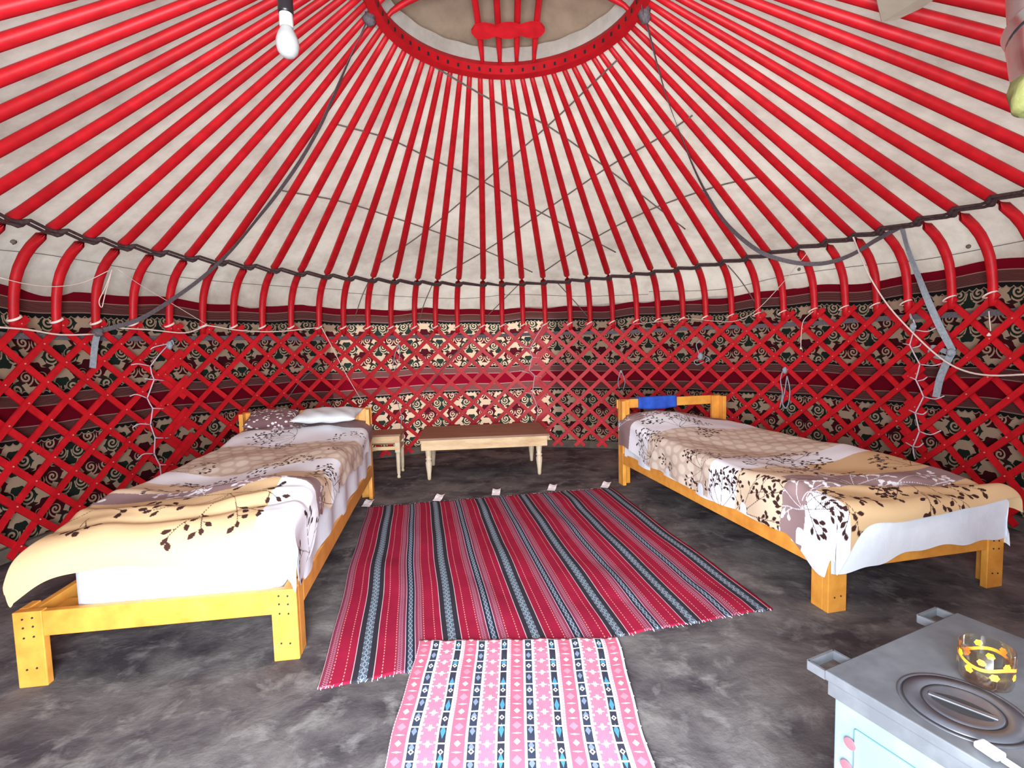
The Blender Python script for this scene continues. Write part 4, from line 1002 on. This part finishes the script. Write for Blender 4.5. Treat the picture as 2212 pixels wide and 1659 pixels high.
# handles sit on the left (far-left) side edge
Ma = Matrix.Rotation(-sa, 4, 'Z')
stove_handle(.004, .076); stove_handle(SWd-.078, SWd-.008)
def loc_st(P_): v = P_-Vector((S1.x, S1.y, 0)); c, s = math.cos(-sa), math.sin(-sa); return Vector((v.x*c-v.y*s, v.x*s+v.y*c, P_.z))
bc = loc_st(hit(2078, 1528, .5)); 
bm = bmesh.new(); lathe(bm, [(.079, .0005), (.0795, .0018), (.084, .0018), (.0845, .0004)], 56, (bc.x, bc.y, .5), cap=False); obj('burner_rim', bm, IRON, stove)
bm = bmesh.new(); lathe(bm, [(.053, .0022), (.0535, .0032), (.0755, .0032), (.076, .0010)], 56, (bc.x, bc.y, .5), cap=False); obj('outer_ring_lid', bm, IRON, stove)
bm = bmesh.new(); lathe(bm, [(.076, .0006), (.079, .0006)], 56, (bc.x, bc.y, .5), cap=False); obj('ring_gap', bm, DARK, stove)
bm = bmesh.new(); lathe(bm, [(.0505, .0022), (.049, .0038), (.044, .0032), (.037, .0014), (.001, .0010)], 56, (bc.x, bc.y, .5), cap=False)
iron_c = obj('inner_lid', bm, IRON, stove)
Mg = Matrix.Translation((bc.x, bc.y, .5)) @ Matrix.Rotation(-1.25, 4, 'Z')
bm = bmesh.new(); n = 24; rt_ = [bm.verts.new(Mg @ Vector((.044*math.cos(2*PI*k/n), .021*math.sin(2*PI*k/n)*abs(math.sin(2*PI*k/n))**.3, +.0018))) for k in range(n)]; bm.faces.new(rt_); obj('lid_recess_shade', bm, DARK, stove)  # flat dark lens, stands in for the shade of a hollow not modelled
bm = bmesh.new(); box(bm, -.043, .043, -.0045, .0045, .0012, .0050, .0015, Mg); lb_ = obj('lid_grip', bm, IRON, stove)
bm = bmesh.new(); lathe(bm, [(.050, .0012), (.0535, .0012)], 56, (bc.x, bc.y, .5), cap=False); obj('ring_gap', bm, DARK, stove)
# lid lifter lying at the near edge
a = hit(2112, 1602, .51); b = hit(2150, 1618, .51)
lf = thing('lid_lifter', 'bright metal lid lifter lying on the stove near its burner', 'tool', (a.x, a.y, .5045))
dr_ = (hit(2212, 1668, .51)-a); dr_.z = 0; L_ = dr_.length; dn_ = dr_.normalized(); ang = math.atan2(dn_.y, dn_.x); Mr = Matrix.Rotation(ang, 4, 'Z')
bm = bmesh.new(); box(bm, 0, .030, -.010, .010, 0, .010, .003, Mr); obj('grip_block', bm, CHROME, lf)
bm = bmesh.new(); box(bm, .0305, .19, -.004, .004, .001, .007, .001, Mr); obj('rod', bm, CHROME, lf)
# glass
gc = hit(2128, 1474, .5)
gl = thing('glass_tumbler', 'clear glass tumbler with yellow and orange flower print standing on the stove', 'glass', (gc.x, gc.y, .5008))
bm = bmesh.new(); R0 = .036; hG = .066
lathe(bm, [(.001, .0), (R0-.008, .0), (R0-.002, .004), (R0, .012), (R0+.001, hG-.001), (R0, hG), (R0-.0015, hG-.001), (R0-.0022, .014), (R0-.006, .009), (.001, .008)], 48, cap=False); obj('glass_body', bm, GLASS, gl)
def decal(th, z, w, h, m, nm):
    bm = bmesh.new(); n = 9; c_ = bm.verts.new(((R0+.0016)*math.cos(th), (R0+.0016)*math.sin(th), z)); rg_ = []
    for k in range(12):
        q = 2*PI*k/12; rr_ = 1+.10*math.cos(q*6); dth = w*rr_*math.cos(q)/R0; rg_.append(bm.verts.new(((R0+.0016)*math.cos(th+dth), (R0+.0016)*math.sin(th+dth), z+h*rr_*math.sin(q))))
    for k in range(12): bm.faces.new((c_, rg_[k], rg_[(k+1) % 12]))
    return obj(nm, bm, m, gl)
for k in range(7):
    th = 2*PI*k/7+.2; decal(th, .050, .0055, .0055, GY if k % 2 else GO, 'flower_print'); decal(th+.45, .030, .006, .006, GO if k % 2 else GY, 'flower_print')
bm = bmesh.new(); n = 40; 
for k in range(n):
    a0, a1 = 2*PI*k/n, 2*PI*(k+1)/n; z0 = .041+.004*math.sin(3*a0); z1 = .041+.004*math.sin(3*a1); rr_ = R0+.0013
    bm.faces.new([bm.verts.new((rr_*math.cos(q), rr_*math.sin(q), z)) for q, z in ((a0, z0-.003), (a1, z1-.003), (a1, z1+.003), (a0, z0+.003))])
obj('orange_band', bm, GO, gl)
# ---------------------------------------------------------------- stove pipe
pipe = thing('stovepipe', 'galvanised stovepipe with a shiny elbow bend at the upper right corner', 'stovepipe', (1.02, .80, .5))
L = pipe.location.copy()
bm = bmesh.new(); lathe(bm, [(.075, 0.001), (.075, .012), (.056, .016), (.055, .05)], 28, cap=False); obj('collar', bm, STEEL, pipe)
def cyl_path(name, pts, r, m, seg=28):
    bm = bmesh.new(); tube(bm, [Vector(p)-L for p in pts], r, seg, cap=False); return obj(name, bm, m, pipe, True)
cyl_path('lower_pipe', [(1.02, .80, .515), (1.02, .80, 1.375)], .052, PIPE)
E0 = Vector((1.055, 1.02, 1.70)); E2 = Vector((1.02, .80, 1.37))
cyl_path('upper_pipe', [(1.045, 1.05, 2.06), (1.05, 1.035, 1.9), tuple(E0)], .054, PIPE)
mid = [E0, E0+Vector((.0, -.010, -.05)), Vector((1.05, .985, 1.58)), Vector((1.04, .88, 1.475)), E2+Vector((.002, .015, .04)), E2]
cyl_path('elbow', [tuple(p) for p in smooth_pts(mid, 3)], .060, FOIL)
for k, q in enumerate((E0, Vector((1.05, .99, 1.59)))):
    bm = bmesh.new(); d = (Vector((0, .1, .2))).normalized(); 
    tube(bm, [q-L+d*.012, q-L-d*.012], .0635, 28, cap=False); obj('seam_band', bm, FOIL, pipe, True)
bm = bmesh.new(); lathe(bm, [(.040, -.040), (.052, -.034), (.060, -.015), (.061, .008), (.054, .026), (.040, .034)], 26, (1.015-L.x, .965-L.y, 1.556-L.z), cap=False)
for v in bm.verts: v.co.x += .006*math.sin(v.co.z*60+v.co.y*70)
tag(obj('joint_rag', bm, YEL, None, True), 'yellowish rag wrapped round the stovepipe joint at the right edge', 'rag').location = L
